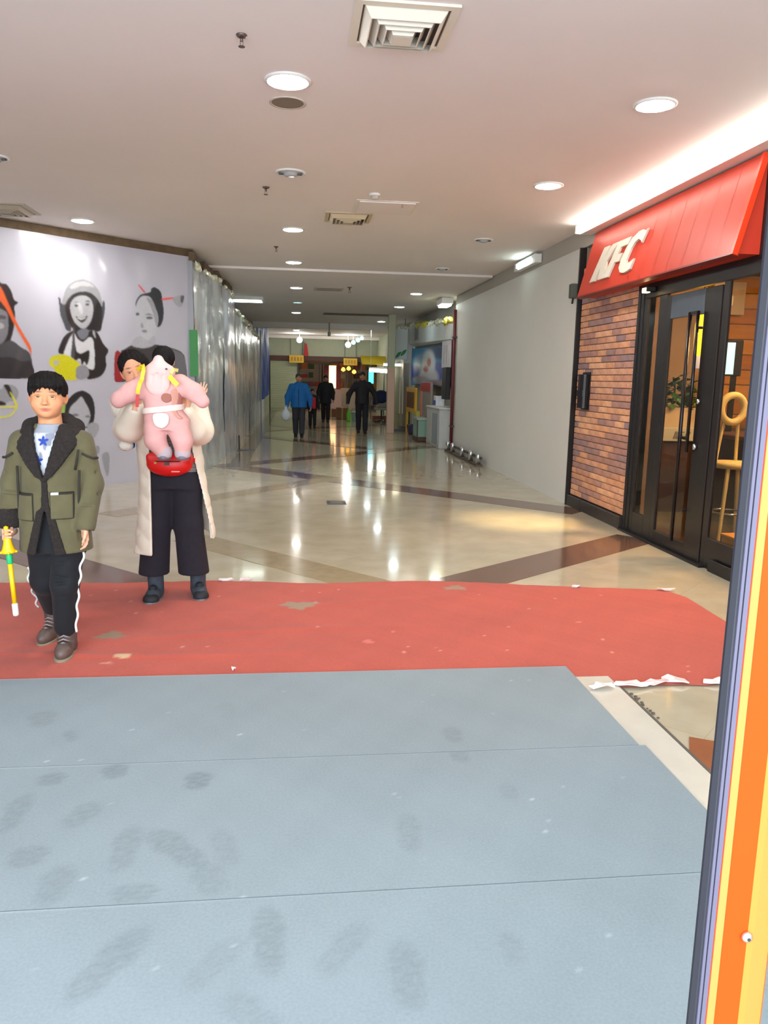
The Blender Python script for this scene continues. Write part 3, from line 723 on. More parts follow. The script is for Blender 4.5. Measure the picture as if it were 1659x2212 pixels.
# corner post and dark timber scraps above the sheeting
cp = MB().box((-1.52, 11.36, 0), (-1.44, 11.44, BTOP)).build('corner_post', mat('grey_corner_post', (150, 152, 160), .6), label='grey corner post between the banner and the plastic sheeting', cat='post')
MB().box((-1.5, 11.335, 1.44), (-1.385, 11.36, 2.08)).build('green_strip', mat('poster_green_strip', (46, 128, 60), .5), cp, label='green panel on the corner post')
for k, (y, l) in enumerate(((11.75, .8), (12.7, .9), (13.8, 1.0), (15.0, 1.1))):
    MB().box((sheet_x(y) - .1, y - l / 2, CEIL - .16 + .02 * (k % 2)), (sheet_x(y) - .02, y + l / 2, CEIL - .045), Matrix.Rotation(.03 * (-1) ** k, 3, 'Z')).build('timber_scrap', TIM, None,
        label=('dark timber piece above the sheeting, nearest the banner corner', 'second dark timber piece above the sheeting', 'third dark timber piece above the sheeting', 'farthest dark timber piece above the sheeting')[k], cat='timber', group='timber above the sheeting')
# little metal stand at the foot of the sheeting
t = thing('metal_stand', 'small dark metal stand at the foot of the plastic sheeting', 'stand', (-.98, 15.4, 0)); dm = mat('dark_steel', (70, 70, 74), .4, .6)
MB().box((-.16, -.03, 0), (.16, .03, .02)).build('foot', dm, t); MB().box((-.16, -.2, 0), (-.12, .2, .02)).build('foot', dm, t)
MB().tube([(-.14, 0, .02), (-.14, 0, .3)], .015).build('post', dm, t)
# ================================================================== right side: pipe, rail, restaurant front
t = thing('red_pipe', 'dark red vertical pipe at the far end of the white hoarding', 'pipe', (3.2, 15.75, 0)); rp = mat('dark_red_pipe', (104, 38, 40), .5)
MB().tube([(0, 0, 0), (0, 0, 2.86)], .035, 12).build('pipe', rp, t, True)
for z in (.5, 2.3): MB().box((-.045, -.045, z), (.07, .045, z + .03)).build('bracket', mat('dark_steel'), t)
t = thing('low_rail', 'low metal rail with five shiny stub posts at the foot of the hoarding', 'rail', (3.12, 14.2, 0)); chrome = mat('chrome', (205, 205, 205), .15, .9)
MB().box((-.06, -1.35, 0), (.06, 1.5, .035)).build('base_plate', mat('brown_steel', (96, 82, 76), .5, .4), t)
MB().box((.02, -1.35, .12), (.05, 1.5, .16)).build('rail', mat('brown_steel'), t)
for y in (-1.28, -.72, 0., .9, 1.4): MB().lathe([(.045, .035), (.045, .2), (.038, .215), (.001, .22)], 14, (-.01, y, 0)).build('stub_post', chrome, t, True)
t = thing('floor_socket_plate', 'small dark metal plate set into the shiny floor', 'floor plate', (.47, 8.95, 0))
MB().box((-.11, -.13, 0), (.11, .13, .006)).build('plate', mat('dark_steel'), t); MB().box((-.07, -.09, .006), (.07, .09, .009)).build('lid', mat('plate_lid', (110, 106, 98), .4, .5), t)

# ---- brick pier (thin brick facing, every brick its own piece)
BR = thing('wall_brick_pier', None, None, (3.3, 0, 0), kind='structure')
MB().box((.0, 7.31, .0), (.25, 8.85, 2.95)).build('mortar', mat('mortar_grey', (150, 124, 110), .9), BR)
bcol = [(203, 146, 112), (212, 153, 117), (189, 135, 110), (164, 124, 115), (153, 119, 115), (219, 164, 128), (176, 131, 117), (146, 117, 117), (205, 151, 122), (167, 122, 110)]
bw = [8, 8, 6, 5, 4, 5, 6, 3, 8, 4]
bmat = [mat('brick_tone_%d' % i, c, .75, noise=.16, nscale=14, bump=.2, bscale=70) for i, c in enumerate(bcol)]
L, Hh, G_ = .222, .06, .009
mesh_full = [MB().bbox((-.028, 0, 0), (.0, L, Hh), .004).mesh('brick') for _ in bmat]
mesh_half = [MB().bbox((-.028, 0, 0), (.0, L / 2 - G_ / 2, Hh), .004).mesh('brick') for _ in bmat]
for m_, a, b in zip(bmat, mesh_full, mesh_half): a.materials.append(m_); b.materials.append(m_)
prev = 0
for r in range(39):
    z = .14 + r * (Hh + G_ * .75); y = 7.325; first = True
    while y < 8.82:
        half = (first and r % 2 == 1) or y + L > 8.85
        if half and y + L / 2 > 8.87: break
        k = random.choices(range(len(bmat)), bw)[0]
        if random.random() < .35: k = prev
        prev = k
        o = bpy.data.objects.new('brick', (mesh_half if half else mesh_full)[k]); COL.objects.link(o); o.parent = BR
        o.location = (-.0 - .004 * random.random(), y, z)
        y += (L / 2 if half else L) + (G_ / 2 if half else G_); first = False
DKF = mat('dark_brown_frame', (26, 20, 20), .35, noise=.1, nscale=20)
DKF2 = mat('black_brown_frame', (18, 14, 15), .4)
MB().bbox((3.235, 7.31, 0), (3.3, 8.4, .13), .008).bbox((3.235, 8.405, 0), (3.3, 8.87, .13), .008).build('baseboard_brick', mat('black_stone_base', (46, 38, 36), .35), kind='structure')
MB().box((3.225, 8.835, 0), (3.3, 8.87, 2.97)).build('trim_3', DKF2, kind='structure')
# wall sconce on the pier
t = thing('wall_sconce', 'black fluted half-round wall lamp on the brick pier', 'wall lamp', (3.265, 8.5, 1.17)); bk = mat('black_metal', (26, 22, 24), .4, .3)
P = []
for i in range(13):
    a = PI * (i / 12.0) + PI / 2; r = .085 + (.008 if i % 2 else 0); P.append((r * math.cos(a), r * math.sin(a) * 1.15))
MB().prism(P, 0, .36).build('body', bk, t); MB().prism([(p[0] * 1.08, p[1] * 1.08) for p in P], .36, .375).build('cap', bk, t)
MB().prism([(p[0] * 1.15, p[1] * 1.15) for p in P], .13, .2).build('band', bk, t)
MB().box((-.01, -.11, -.02), (.002, .11, .4)).build('back_plate', bk, t)
t = thing('wall_box', 'small dark box on the hoarding corner beside the awning', 'box', (3.2, 8.93, 2.42))
MB().bbox((-.04, -.05, 0), (.05, .05, .16), .008).build('case', mat('grey_green_box', (74, 78, 72), .6), t)
MB().tube([(0, 0, 0), (0, .02, -.06)], .012).build('cable', bk, t)

# ---- red awning sign
AW = thing('awning_sign', 'red slanted restaurant awning sign with white letters', 'sign', (3.27, 0, 0))
y0, y1 = 5.36, 8.44
def aw(u, v, o=0.):        # u 0..1 along y (towards the hall end), v 0..1 bottom to top, o outwards
    xb, xt, zb, zt = -.2, -.03, 2.375, 3.055
    n = Vector((-(zt - zb), 0, xt - xb)).normalized()
    return (xb + (xt - xb) * v + n.x * o, y0 + (y1 - y0) * u, zb + (zt - zb) * v + n.z * o)
red = mat('awning_red', (190, 50, 26), .5, coat=.12, coatr=.25, bump=.05, bscale=2.5)
P = [aw(0, 0), aw(1, 0), aw(1, 1), aw(0, 1)]; Q = [(.0, y0, 2.375), (.0, y1, 2.375), (.0, y1, 3.055), (.0, y0, 3.055)]
MB().add(P + Q, [(0, 1, 2, 3), (7, 6, 5, 4), (0, 4, 5, 1), (1, 5, 6, 2), (2, 6, 7, 3), (3, 7, 4, 0)]).build('sign_face', red, AW)
ed = mat('awning_edge', (232, 58, 20), .4)
MB().add([aw(-.006, -.01, .012), aw(.004, -.01, .012), aw(.004, 1, .012), aw(-.006, 1, .012), aw(-.006, -.01, -.03), aw(.004, -.01, -.03), aw(.004, 1, -.03), aw(-.006, 1, -.03)],
         [(0, 1, 2, 3), (7, 6, 5, 4), (0, 4, 5, 1), (1, 5, 6, 2), (2, 6, 7, 3), (3, 7, 4, 0)]).build('end_trim', ed, AW)
MB().add([aw(0, -.012, .01), aw(1, -.012, .01), aw(1, .008, .01), aw(0, .008, .01), aw(0, -.012, -.05), aw(1, -.012, -.05), aw(1, .008, -.05), aw(0, .008, -.05)],
         [(0, 1, 2, 3), (7, 6, 5, 4), (0, 4, 5, 1), (1, 5, 6, 2), (2, 6, 7, 3), (3, 7, 4, 0)]).build('bottom_trim', mat('awning_dark_edge', (120, 26, 22), .4), AW)
# seams of the sign boards
for k in range(1, 12):
    u = k / 12.0
    if u > .62 : continue
    MB().add([aw(u - .001, .02, .002), aw(u + .001, .02, .002), aw(u + .001, .98, .002), aw(u - .001, .98, .002)], [(0, 1, 2, 3)]).build('board_seam', mat('awning_seam', (176, 44, 28), .4), AW)
# letters: s runs left to right as read (towards the camera), t upwards, sheared
LET = {
 'K': [[(0, 0), (.27, 0), (.30, .36), (.42, .0), (.74, .0), (.53, .52), (.80, 1.0), (.50, 1.0), (.34, .66), (.36, 1.0), (.08, 1.0)]],
 'F': [[(0, 0), (.26, 0), (.29, .38), (.52, .38), (.54, .60), (.31, .60), (.325, .80), (.66, .80), (.68, 1.0), (.085, 1.0)]],
 'C': [[(.66, .03), (.66, .29), (.52, .22), (.40, .22), (.33, .32), (.345, .60), (.40, .74), (.52, .80), (.66, .72), (.72, .66), (.76, 1.0), (.70, .96), (.56, 1.02), (.40, 1.01), (.22, .90), (.10, .70), (.055, .40), (.10, .16), (.24, .02), (.42, -.03), (.56, -.01)]],
}
LM = mat('letter_white', (206, 200, 186), .6, spec=.2)
def letter(ch, s0, w, hgt, shear, place, parent, thick=.02, m=LM, name='letter'):
    mb = MB()
    for poly in LET[ch]:
        n = len(poly); V = []
        for o in (0, thick):
            for (a, b) in poly: V.append(place(s0 + w * a + shear * b * hgt, b * hgt, o))
        mb.add(V, [tuple(range(n, 2 * n)), tuple(reversed(range(n)))] + [(i, (i + 1) % n, n + (i + 1) % n, n + i) for i in range(n)])
    return mb.build(name, m, parent)
def on_awning(s, t, o): return aw((8.17 - s - y0) / (y1 - y0), .17 + t / .70, .003 + o)
letter('K', .05, .52, .345, .30, on_awning, AW); letter('F', .41, .50, .345, .30, on_awning, AW); letter('C', .69, .54, .36, .26, on_awning, AW)

# ---- tube light in the cove above the awning
t = thing('cove_light', 'long white fluorescent cove light above the red awning', 'strip light', (3.12, 0, 0))
MB().box((.0, 3.4, 3.07), (.14, 8.62, 3.165)).build('channel', RIM, t)
MB().box((-.055, 3.4, 3.075), (.0, 8.6, 3.15)).build('tube', mat('cove_glow', (255, 251, 238), emit=6.5), t)
t = thing('cove_light', 'short far cove light above the white hoarding', 'strip light', (3.2, 10.9, 3.0))
MB().box((-.03, -.5, .03), (.06, .5, .14)).build('channel', RIM, t); MB().box((-.06, -.3, .05), (-.03, .3, .11)).build('tube', mat('cove_glow_cool', (226, 255, 246), emit=5.0), t)
t = thing('end_light', 'cool white lamp at the far end of the hoarding under the soffit', 'ceiling light', (3.12, 16.5, CEIL - .04))
MB().box((-.12, -.3, -.12), (.12, .3, 0)).build('housing', RIM, t); MB().box((-.09, -.25, -.16), (.09, .25, -.12)).build('diffuser', mat('end_glow', (240, 255, 246), emit=10), t)

# ---- glazed shop front
FR = thing('wall_shopfront', None, None, (3.28, 0, 0), kind='structure')
def fr(name, ya, yb, za, zb, xa=-.012, xb=.016, m=DKF, b=.004): return MB().bbox((xa, ya, za), (xb, yb, zb), b).build(name, m, FR)
fr('post', 7.09, 7.31, 0, 2.95); fr('mullion', 6.7, 6.85, .0, 2.33); fr('mullion', 5.70, 5.78, 0, 2.33); fr('post', 3.9, 4.0, 0, 2.95); fr('mullion', 4.75, 4.83, 0, 2.33)
fr('transom', 3.9, 7.31, 2.33, 2.95, -.008, .03, DKF2); fr('sill', 4.0, 5.70, 0, .25); fr('sill', 6.85, 7.09, 0, .22)
fr('threshold', 5.7, 7.31, 0, .02, -.06, .12, DKF2, .003)
fr('head', 3.95, 7.12, 2.24, 2.34, -.025, .02, DKF2)
fr('post_bead', 7.16, 7.19, 0, 2.33, -.02, -.01, DKF2, .003); fr('post_bead', 7.24, 7.27, 0, 2.33, -.02, -.01, DKF2, .003)
GL = glass('shop_glass', (226, 222, 214), .25)
for (a, b, z0, z1) in ((6.85, 7.09, .22, 2.24), (4.83, 5.70, .25, 2.24), (4.0, 4.75, .25, 2.24)):
    MB().box((.0, a, z0), (.006, b, z1)).build('pane', GL, FR)
MB().bbox((3.235, 3.9, 0), (3.25, 5.6, .1), .005).build('baseboard_shopfront', DKF2, kind='structure')
DO = thing('door_1', None, None, (3.28, 0, 0), kind='structure')
def dr(name, ya, yb, za, zb, xa=-.014, xb=.014, m=DKF): return MB().bbox((xa, ya, za), (xb, yb, zb), .004).build(name, m, DO)
dr('stile', 6.62, 6.70, .02, 2.22); dr('stile', 5.80, 6.05, .02, 2.22); dr('bottom_rail', 6.05, 6.62, .02, .13)
dr('top_panel', 6.05, 6.62, 2.02, 2.22, m=mat('slate_header', (74, 84, 94), .45, noise=.1))
MB().box((.0, 6.05, .13), (.005, 6.62, 2.02)).build('pane', GL, DO)
h = MB().tube([(-.05, 6.2, .12), (-.05, 6.2, 2.04)], .016, 10).build('handle', mat('handle_black', (34, 30, 32), .25, .5), DO, True)
MB().tube([(-.05, 6.07, .9), (-.05, 6.07, 2.04)], .014, 10).build('handle', mat('handle_black'), DO, True)
for z in (1.0, 2.02): MB().box((-.057, 6.06, z), (-.043, 6.21, z + .025)).build('bracket', mat('handle_black'), h)
for z in (.4, 1.9): MB().box((-.05, 6.05, z), (-.012, 6.075, z + .02)).build('bracket', mat('handle_black'), h)
MB().lathe([(.025, 0), (.025, .02), (.001, .024)], 12, (-.04, 5.99, .95), 'x').build('lock', chrome, DO, True)
MB().lathe([(.02, 0), (.02, .02), (.001, .024)], 12, (-.04, 5.99, 1.32), 'x').build('lock', chrome, DO, True)
t = thing('door_spot', 'small warm spot lamp under the awning at the door head', 'spot lamp', (3.2, 6.95, 2.28))
MB().bbox((-.04, -.05, 0), (.05, .05, .05), .008).build('housing', DKF2, t); MB().box((-.045, -.035, -.006), (-.0, .035, .0)).box((-.046, -.035, 0), (-.04, .035, .035)).build('lens', mat('warm_lens', (255, 214, 150), emit=5), t)
sl = bpy.data.lights.new('door_spot_light', 'SPOT'); sl.energy = 330; sl.color = (1.0, .72, .30); sl.spot_size = math.radians(34); sl.spot_blend = 1.0; sl.shadow_soft_size = .05
so = bpy.data.objects.new('door_spot_light', sl); COL.objects.link(so); so.location = (3.05, 6.97, 2.25)
so.rotation_euler = (Vector((2.37, 7.75, 0)) - Vector((3.05, 6.97, 2.25))).to_track_quat('-Z', 'Y').to_euler()

# ---- inside of the restaurant
RX = 3.4
TAN = mat('tan_wall', (186, 160, 132), .7, noise=.04, nscale=2)
MB().box((3.36, 9.5, 0), (9, 9.6, CEIL)).build('wall_restaurant_end', TAN, kind='structure')
MB().box((3.36, 3.6, 0), (9, 3.7, CEIL)).build('wall_restaurant_near', TAN, kind='structure')
MB().box((3.4, 3.7, 2.82), (9, 9.5, 2.9)).build('ceiling_restaurant', mat('dark_tan_ceiling', (150, 112, 62), .6), kind='structure')
MB().box((3.4, 3.7, -.01), (9, 9.5, .004)).build('floor_restaurant', mat('brown_floor', (84, 66, 54), .25, noise=.2, nscale=3), kind='structure')
MB().box((3.34, 3.6, 0), (3.4, 3.9, CEIL)).build('wall_restaurant_front', DKF2, kind='structure')
MB().box((3.34, 3.9, 2.95), (3.4, 8.86, CEIL)).box((3.38, 7.31, 0), (3.45, 8.86, CEIL)).build('wall_restaurant_inner', TAN, kind='structure')
t = thing('wood_wall_panelling', 'amber wood plank panelling on the end wall of the restaurant', 'panelling', (5.15, 9.46, .9)); am = [mat('amber_wood_%d' % i, c, .5, noise=.15, nscale=3, stretch=(.4, 1, 6)) for i, c in enumerate(((196, 134, 44), (184, 120, 40), (206, 146, 60)))]
for k in range(10): MB().bbox((0, 0, k * .19), (3.6, .04, k * .19 + .18), .006).build('plank', am[k % 3], t)
t = thing('menu_board', 'pale menu board high on the restaurant wall', 'board', (5.18, 9.38, 2.33)); MB().bbox((0, 0, 0), (.42, .05, .4), .008).build('board', mat('pale_board2', (214, 196, 178), .6), t)
# pendant lamp
t = thing('pendant_lamp', 'long yellow glowing pendant lamp behind the door glass', 'lamp', (4.3, 7.99, 1.66))
MB().lathe([(.05, .1), (.062, .14), (.066, .4), (.055, .56), (.02, .58)], 18).build('shade', mat('yellow_shade', (255, 196, 40), emit=3.2), t, True)
MB().lathe([(.001, -.03), (.05, -.03), (.05, .1), (.001, .1)], 18).build('lower_shade', mat('white_shade', (224, 220, 232), emit=.5), t, True)
MB().tube([(0, 0, .57), (0, 0, 1.16)], .006, 6).build('cord', bk, t)
# bright small round lamp, light strips of the room
t = thing('ceiling_spot', 'bright white spot lamp inside the restaurant', 'spot lamp', (4.8, 8.43, 2.32)); MB().lathe([(.05, 0), (.075, .03), (.075, .12), (.03, .2), (.02, .5)], 16).build('housing', RIM, t, True); MB().lathe([(.001, -.02), (.045, -.012), (.05, 0), (.001, .004)], 16).build('bulb', mat('spot_glow', (255, 250, 236), emit=30), t, True)
for k, (x, y) in enumerate(((5.6, 5.2), (5.6, 7.2), (4.3, 6.0))):
    t = thing('ceiling_lamp', ('warm ceiling lamp at the near end of the restaurant', 'warm ceiling lamp deep inside the restaurant', 'warm ceiling lamp just inside the restaurant window')[k], 'ceiling light', (x, y, 2.82), group='restaurant ceiling lamps')
    MB().lathe([(.16, 0), (.16, -.03), (.14, -.045), (.001, -.05)], 20).build('diffuser', mat('warm_room_glow', (255, 206, 140), emit=230), t, True)
    MB().lathe([(.19, 0), (.19, -.02), (.165, -.024), (.165, 0)], 20).build('rim', RIM, t, True)
t = thing('menu_screen', 'glowing pale blue screen inside the restaurant', 'screen', (4.80, 8.37, 1.5)); 
MB().bbox((-.02, -.05, .06), (.2, .02, .46), .008).build('case', bk, t); MB().box((-.005, -.054, .08), (.1, -.05, .43)).build('display', mat('blue_screen', (150, 210, 236), emit=1.6), t); MB().box((.1, -.03, -1.5), (.16, .0, .06)).build('stand', bk, t)
# planter with plants
t = thing('planter_divider', 'white planter box on a dark wooden divider behind the door', 'planter', (4.3, 8.5, 0))
MB().bbox((-.45, -.16, 0), (.4, .16, .84), .01).build('base', mat('dark_wood', (76, 52, 42), .5, noise=.15), t)
MB().bbox((-.45, -.16, .93), (.4, .16, 1.2), .012).build('planter_box', mat('cream_planter', (206, 190, 168), .6), t)
sg = MB().bbox((-.35, -.2, .82), (.36, -.165, .97), .006).build('sign_plate', mat('pale_plate', (196, 200, 198), .5), t)
def on_plate(s, tt, o): return (-.06 + s, -.2 - o, .845 + tt)
gm = mat('plate_letters', (120, 122, 124), .6)
for i, ch in enumerate('KFC'): letter(ch, i * .065, .085, .085, .2, on_plate, sg, .004, gm)
MB().box((-.44, -.15, 1.19), (.39, .15, 1.2)).build('soil', mat('soil', (60, 46, 36), .9), t)
def leafy(name, label, loc, n, w, hh, cols, seed):
    r = random.Random(seed); tt = thing(name, label, 'plant', loc)
    ms = [mat('leaf_%d_%d_%d' % c, c, .5, noise=.2, nscale=20) for c in cols]
    MB().tube([(0, 0, 0), (.02, 0, hh * .5), (0, .02, hh * .8)], .012, 6).build('stem', mat('stem_green', (70, 90, 50), .6), tt)
    for k in range(n):
        a = r.random() * 2 * PI; rad = w * math.sqrt(r.random()); z = hh * (.1 + .85 * r.random()) * (1 - .35 * rad / w)
        c = Vector((math.cos(a) * rad, math.sin(a) * rad * .7, z)); d = Vector((math.cos(a), math.sin(a), r.uniform(-.7, .5))).normalized()
        s = d.cross(Vector((0, 0, 1))).normalized(); u = s.cross(d); l = r.uniform(.1, .16)
        pts = [c, c + d * l * .4 + s * l * .32 + u * .008, c + d * l, c + d * l * .4 - s * l * .32 + u * .008, c + d * l * .45 - u * .01]
        MB().add([tuple(p) for p in pts], [(0, 1, 4), (1, 2, 4), (2, 3, 4), (3, 0, 4), (0, 3, 2, 1)]).build('leaf', r.choice(ms), tt)
leafy('potted_plant', 'dense dark green plant in the white planter box', (4.3, 8.5, 1.2), 130, .2, .42, [(56, 104, 48), (76, 128, 58), (46, 84, 44)], 3)
leafy('potted_plant', 'yellow-green plant at the window end of the planter', (4.0, 8.5, 1.2), 60, .13, .36, [(140, 140, 60), (110, 120, 52)], 4)
leafy('trailing_plant', 'pale green plant trailing over the right end of the planter', (4.58, 8.42, 1.2), 60, .13, .3, [(140, 158, 66), (108, 132, 56)], 5)
# bar chair by the window
t = thing('bar_chair', 'tall yellow-cream bar chair with round back by the restaurant window', 'chair', (4.05, 6.72, 0)); cm = mat('cream_yellow_wood', (214, 196, 140), .5)
MB().lathe([(.001, .70), (.19, .70), (.2, .715), (.2, .74), (.185, .755), (.001, .755)], 24).build('seat', cm, t, True)
ring = [(.115 * math.cos(a), .12 - .02, 1.24 + .125 * math.sin(a)) for a in np.linspace(0, 2 * PI, 28, endpoint=False)]
MB().tube(ring, .034, 10, True).build('backrest', cm, t, True)
MB().tube([(-.1, .14, .74), (-.07, .11, 1.15)], .016).build('back_post', cm, t); MB().tube([(.1, .14, .74), (.07, .11, 1.15)], .016).build('back_post', cm, t)
for sx in (-1, 1):
    for sy in (-1, 1): MB().tube([(sx * .12, sy * .12, .71), (sx * .2, sy * .2, 0)], [.02, .015]).build('leg', cm, t)
fr_ = [(.165 * math.cos(a), .165 * math.sin(a), .28) for a in np.linspace(0, 2 * PI, 20, endpoint=False)]
MB().tube(fr_, .01, 8, True).build('foot_ring', chrome, t, True)
t = thing('window_counter', 'dark counter along the restaurant window with small items', 'counter', (4.75, 7.5, 0))
MB().bbox((-.3, -.9, .9), (.3, .6, .95), .008).build('top', mat('dark_wood'), t); MB().bbox((-.22, -.85, .0), (.22, .55, .9), .01).build('body', mat('counter_dark', (52, 40, 36), .5), t)
for i, (x, y, c, hh, lab) in enumerate(((4.62, 7.05, (236, 226, 190), .16, 'cream paper cup on the dark counter'), (4.6, 7.3, (40, 128, 150), .14, 'teal paper cup on the dark counter'), (4.66, 6.85, (214, 150, 120), .1, 'salmon food box on the dark counter'))):
    MB().lathe([(.03, 0), (.042, hh), (.045, hh), (.045, hh + .01), (.001, hh + .012)], 16).build('paper_cup', mat('cup_%d' % i, c, .5), None, True, label=lab, cat='cup', loc=(x, y, .95))
# box of light wood on the floor by the window
t = thing('yellow_crate', 'yellow wooden crate on the floor behind the restaurant window', 'crate', (3.75, 5.75, 0))
MB().bbox((-.18, -.25, 0), (.18, .25, .2), .008).build('box', mat('yellow_wood', (214, 150, 50), .5), t); MB().bbox((-.19, -.26, .2), (.19, .26, .225), .006).build('lid', mat('yellow_wood'), t)
# ================================================================== shops further along the right
wm = mat('grey_white_panel', (206, 208, 204), .6)
MB().box((3.5, 16.1, 0), (3.6, 24, CEIL)).build('wall_side_shop', mat('pale_shop_wall', (196, 190, 178), .7), kind='structure')
t = thing('shop_fascia', 'white shop fascia board with yellow film bunched on top', 'fascia', (3.2, 16.2, 0))
MB().add([(0, 0, 2.3), (.28, 0, 2.3), (.28, 6.0, 2.3), (0, 6.0, 2.45), (0, 0, 2.62), (.28, 0, 2.62), (.28, 6.0, 2.95), (0, 6.0, 2.95)], [(0, 3, 2, 1), (4, 5, 6, 7), (0, 1, 5, 4), (1, 2, 6, 5), (2, 3, 7, 6), (3, 0, 4, 7)]).build('panel', wm, t)
for k in range(6):
    y = .4 + k * 1.0; MB().tube([(.02, y + .5 * q, 2.68 + .05 * k + .03 * math.sin(9 * q + k)) for q in np.linspace(-.8, .8, 6)], [.02, .07, .05, .09, .06, .02], 7).build('bunched_film', mat('yellow_film', (214, 200, 70), .4) if k in (0, 3, 4) else CRUMP, t)
MB().box((-.012, 4.3, 2.5), (0, 4.9, 2.85)).build('grey_patch', mat('grey_patch', (150, 150, 148), .6), t)
# blue poster wall
h = .045
pw = thing('blue_poster', 'large blue shop poster with white figure shape', 'poster', (3.3, 16.6, 0))
def pcol(U, V):
    c = np.broadcast_to(np.array(lin((60, 150, 196))), U.shape + (3,)).copy()
    def blot(cu, cv, ru, rv, rgb, s=.5):
        nonlocal c
        m = np.clip((1 - ((U - cu) / ru) ** 2 - ((V - cv) / rv) ** 2) / s, 0, 1)[..., None]; c = c * (1 - m) + np.array(lin(rgb)) * m
    blot(.1, .95, .5, .35, (40, 74, 110)); blot(.25, .35, .16, .3, (30, 70, 160)); blot(.9, .3, .2, .3, (26, 74, 170)); blot(.85, .85, .3, .25, (50, 140, 196))
    blot(.5, .55, .2, .45, (208, 212, 214)); blot(.5, .2, .3, .3, (206, 204, 210)); blot(.48, .6, .06, .14, (190, 90, 90)); blot(.56, .42, .08, .1, (180, 70, 76)); blot(.7, .12, .3, .12, (170, 166, 180)); blot(.3, .05, .3, .1, (150, 130, 136))
    return c
link('print', grid_mesh('print', lambda U, V: (0 * U, U * 5.7, 1.33 + V * (.85 + .15 * U)), 60, 24, False, pcol), mat('poster_ink', (128, 128, 128), .5, attr='Col'), pw)
MB().box((.005, -.05, 1.3), (.05, 5.75, 2.32)).build('board', mat('poster_board', (90, 96, 104), .7), pw)
def prop(name, label, cat, lo, hi, rgb, extra=None, b=.02):
    c = ((lo[0] + hi[0]) / 2, (lo[1] + hi[1]) / 2, lo[2]); t = thing(name, label, cat, c)
    MB().bbox((lo[0] - c[0], lo[1] - c[1], 0), (hi[0] - c[0], hi[1] - c[1], hi[2] - lo[2]), b).build('body', mat('prop_%d_%d_%d' % rgb, rgb, .5, noise=.08, nscale=4), t)
    for e in (extra or []):
        nm, (ux, uy, uz), (vx, vy, vz), col = e
        MB().box((ux - c[0], uy - c[1], uz - lo[2]), (vx - c[0], vy - c[1], vz - lo[2])).build(nm, mat('prop_%d_%d_%d' % col, col, .5), t)
    return t
prop('white_notice', 'white notice strips hanging from the fascia beside the pipe', 'notice', (3.22, 16.25, 1.72), (3.25, 17.2, 2.3), (206, 200, 204), [('print_line', (3.215, 16.6, 1.8), (3.22, 16.65, 2.2), (160, 150, 156)), ('print_line', (3.215, 16.9, 1.8), (3.22, 16.95, 2.2), (160, 150, 156))], .006)
prop('wall_screen', 'black flat screen hanging beside the red pipe', 'screen', (3.12, 16.1, 1.05), (3.22, 16.55, 1.72), (22, 22, 24), [('bracket', (3.2, 16.2, 1.3), (3.5, 16.4, 1.4), (60, 60, 60))], .01)
prop('grey_cabinet', 'grey and white counter cabinet beside the red pipe', 'cabinet', (3.02, 16.15, 0), (3.45, 17.8, .84), (196, 198, 196), [('door', (3.005, 16.3, .08), (3.02, 17.0, .74), (150, 158, 164)), ('door', (3.005, 17.05, .08), (3.02, 17.7, .74), (190, 190, 186)), ('top', (3.0, 16.12, .84), (3.47, 17.82, .87), (220, 220, 216))])
prop('small_carton', 'blue and white carton standing on the grey cabinet', 'carton', (3.1, 17.1, .87), (3.3, 17.4, 1.1), (214, 214, 220), [('stripe', (3.095, 17.12, .9), (3.1, 17.38, 1.0), (50, 80, 160))], .01)
t = thing('red_stall_sign', 'tall stall board with red header and grey print', 'sign', (3.16, 18.72, 0))
MB().bbox((-.03, -.72, .5), (.03, .72, 1.4), .01).build('board', mat('prop_150_140_130', (150, 140, 130), .6, noise=.2, nscale=3), t); MB().box((-.045, -.68, 1.18), (-.03, .7, 1.38)).build('header', mat('stall_red', (176, 44, 44), .5), t)
MB().box((-.042, .48, .55), (-.03, .7, 1.18)).build('side_strip', mat('stall_pink', (226, 130, 110), .5), t)
for y in (-.6, .6): MB().box((-.02, y - .03, 0), (.02, y + .03, .5)).build('leg', mat('dark_steel'), t)
t = thing('yellow_stall_sign', 'yellow framed stall sign with dark brown panel on a yellow post', 'sign', (3.1, 20.9, 0))
MB().bbox((-.03, -.95, .58), (.03, .72, 1.24), .01).build('board', mat('stall_yellow', (222, 170, 30), .5), t); MB().box((-.04, -.75, .7), (-.03, .55, 1.12)).build('panel', mat('stall_brown', (104, 62, 28), .6, noise=.3, nscale=6), t)
MB().box((-.05, -1.35, 0), (.05, -1.0, .66)).build('post', mat('stall_yellow_post', (200, 190, 80), .5), t); MB().box((-.03, .6, 0), (.03, .7, .58)).build('leg', mat('stall_yellow'), t)
prop('glass_showcase', 'small green glass showcase with dark wooden base on the shop floor', 'showcase', (2.82, 17.95, 0), (3.08, 18.7, .12), (70, 46, 38), [('glass_body', (2.84, 17.98, .12), (3.06, 18.67, .52), (130, 166, 146)), ('corner', (2.83, 17.96, .12), (2.85, 18.02, .54), (80, 56, 46)), ('cap', (2.82, 17.95, .52), (3.08, 18.7, .56), (170, 176, 166))])
prop('purple_bag', 'small dark purple bag on the floor beside the yellow stall post', 'bag', (3.0, 20.4, 0), (3.2, 20.8, .26), (66, 50, 84), [('flap', (2.99, 20.42, .14), (3.0, 20.78, .25), (50, 36, 66))], .05)
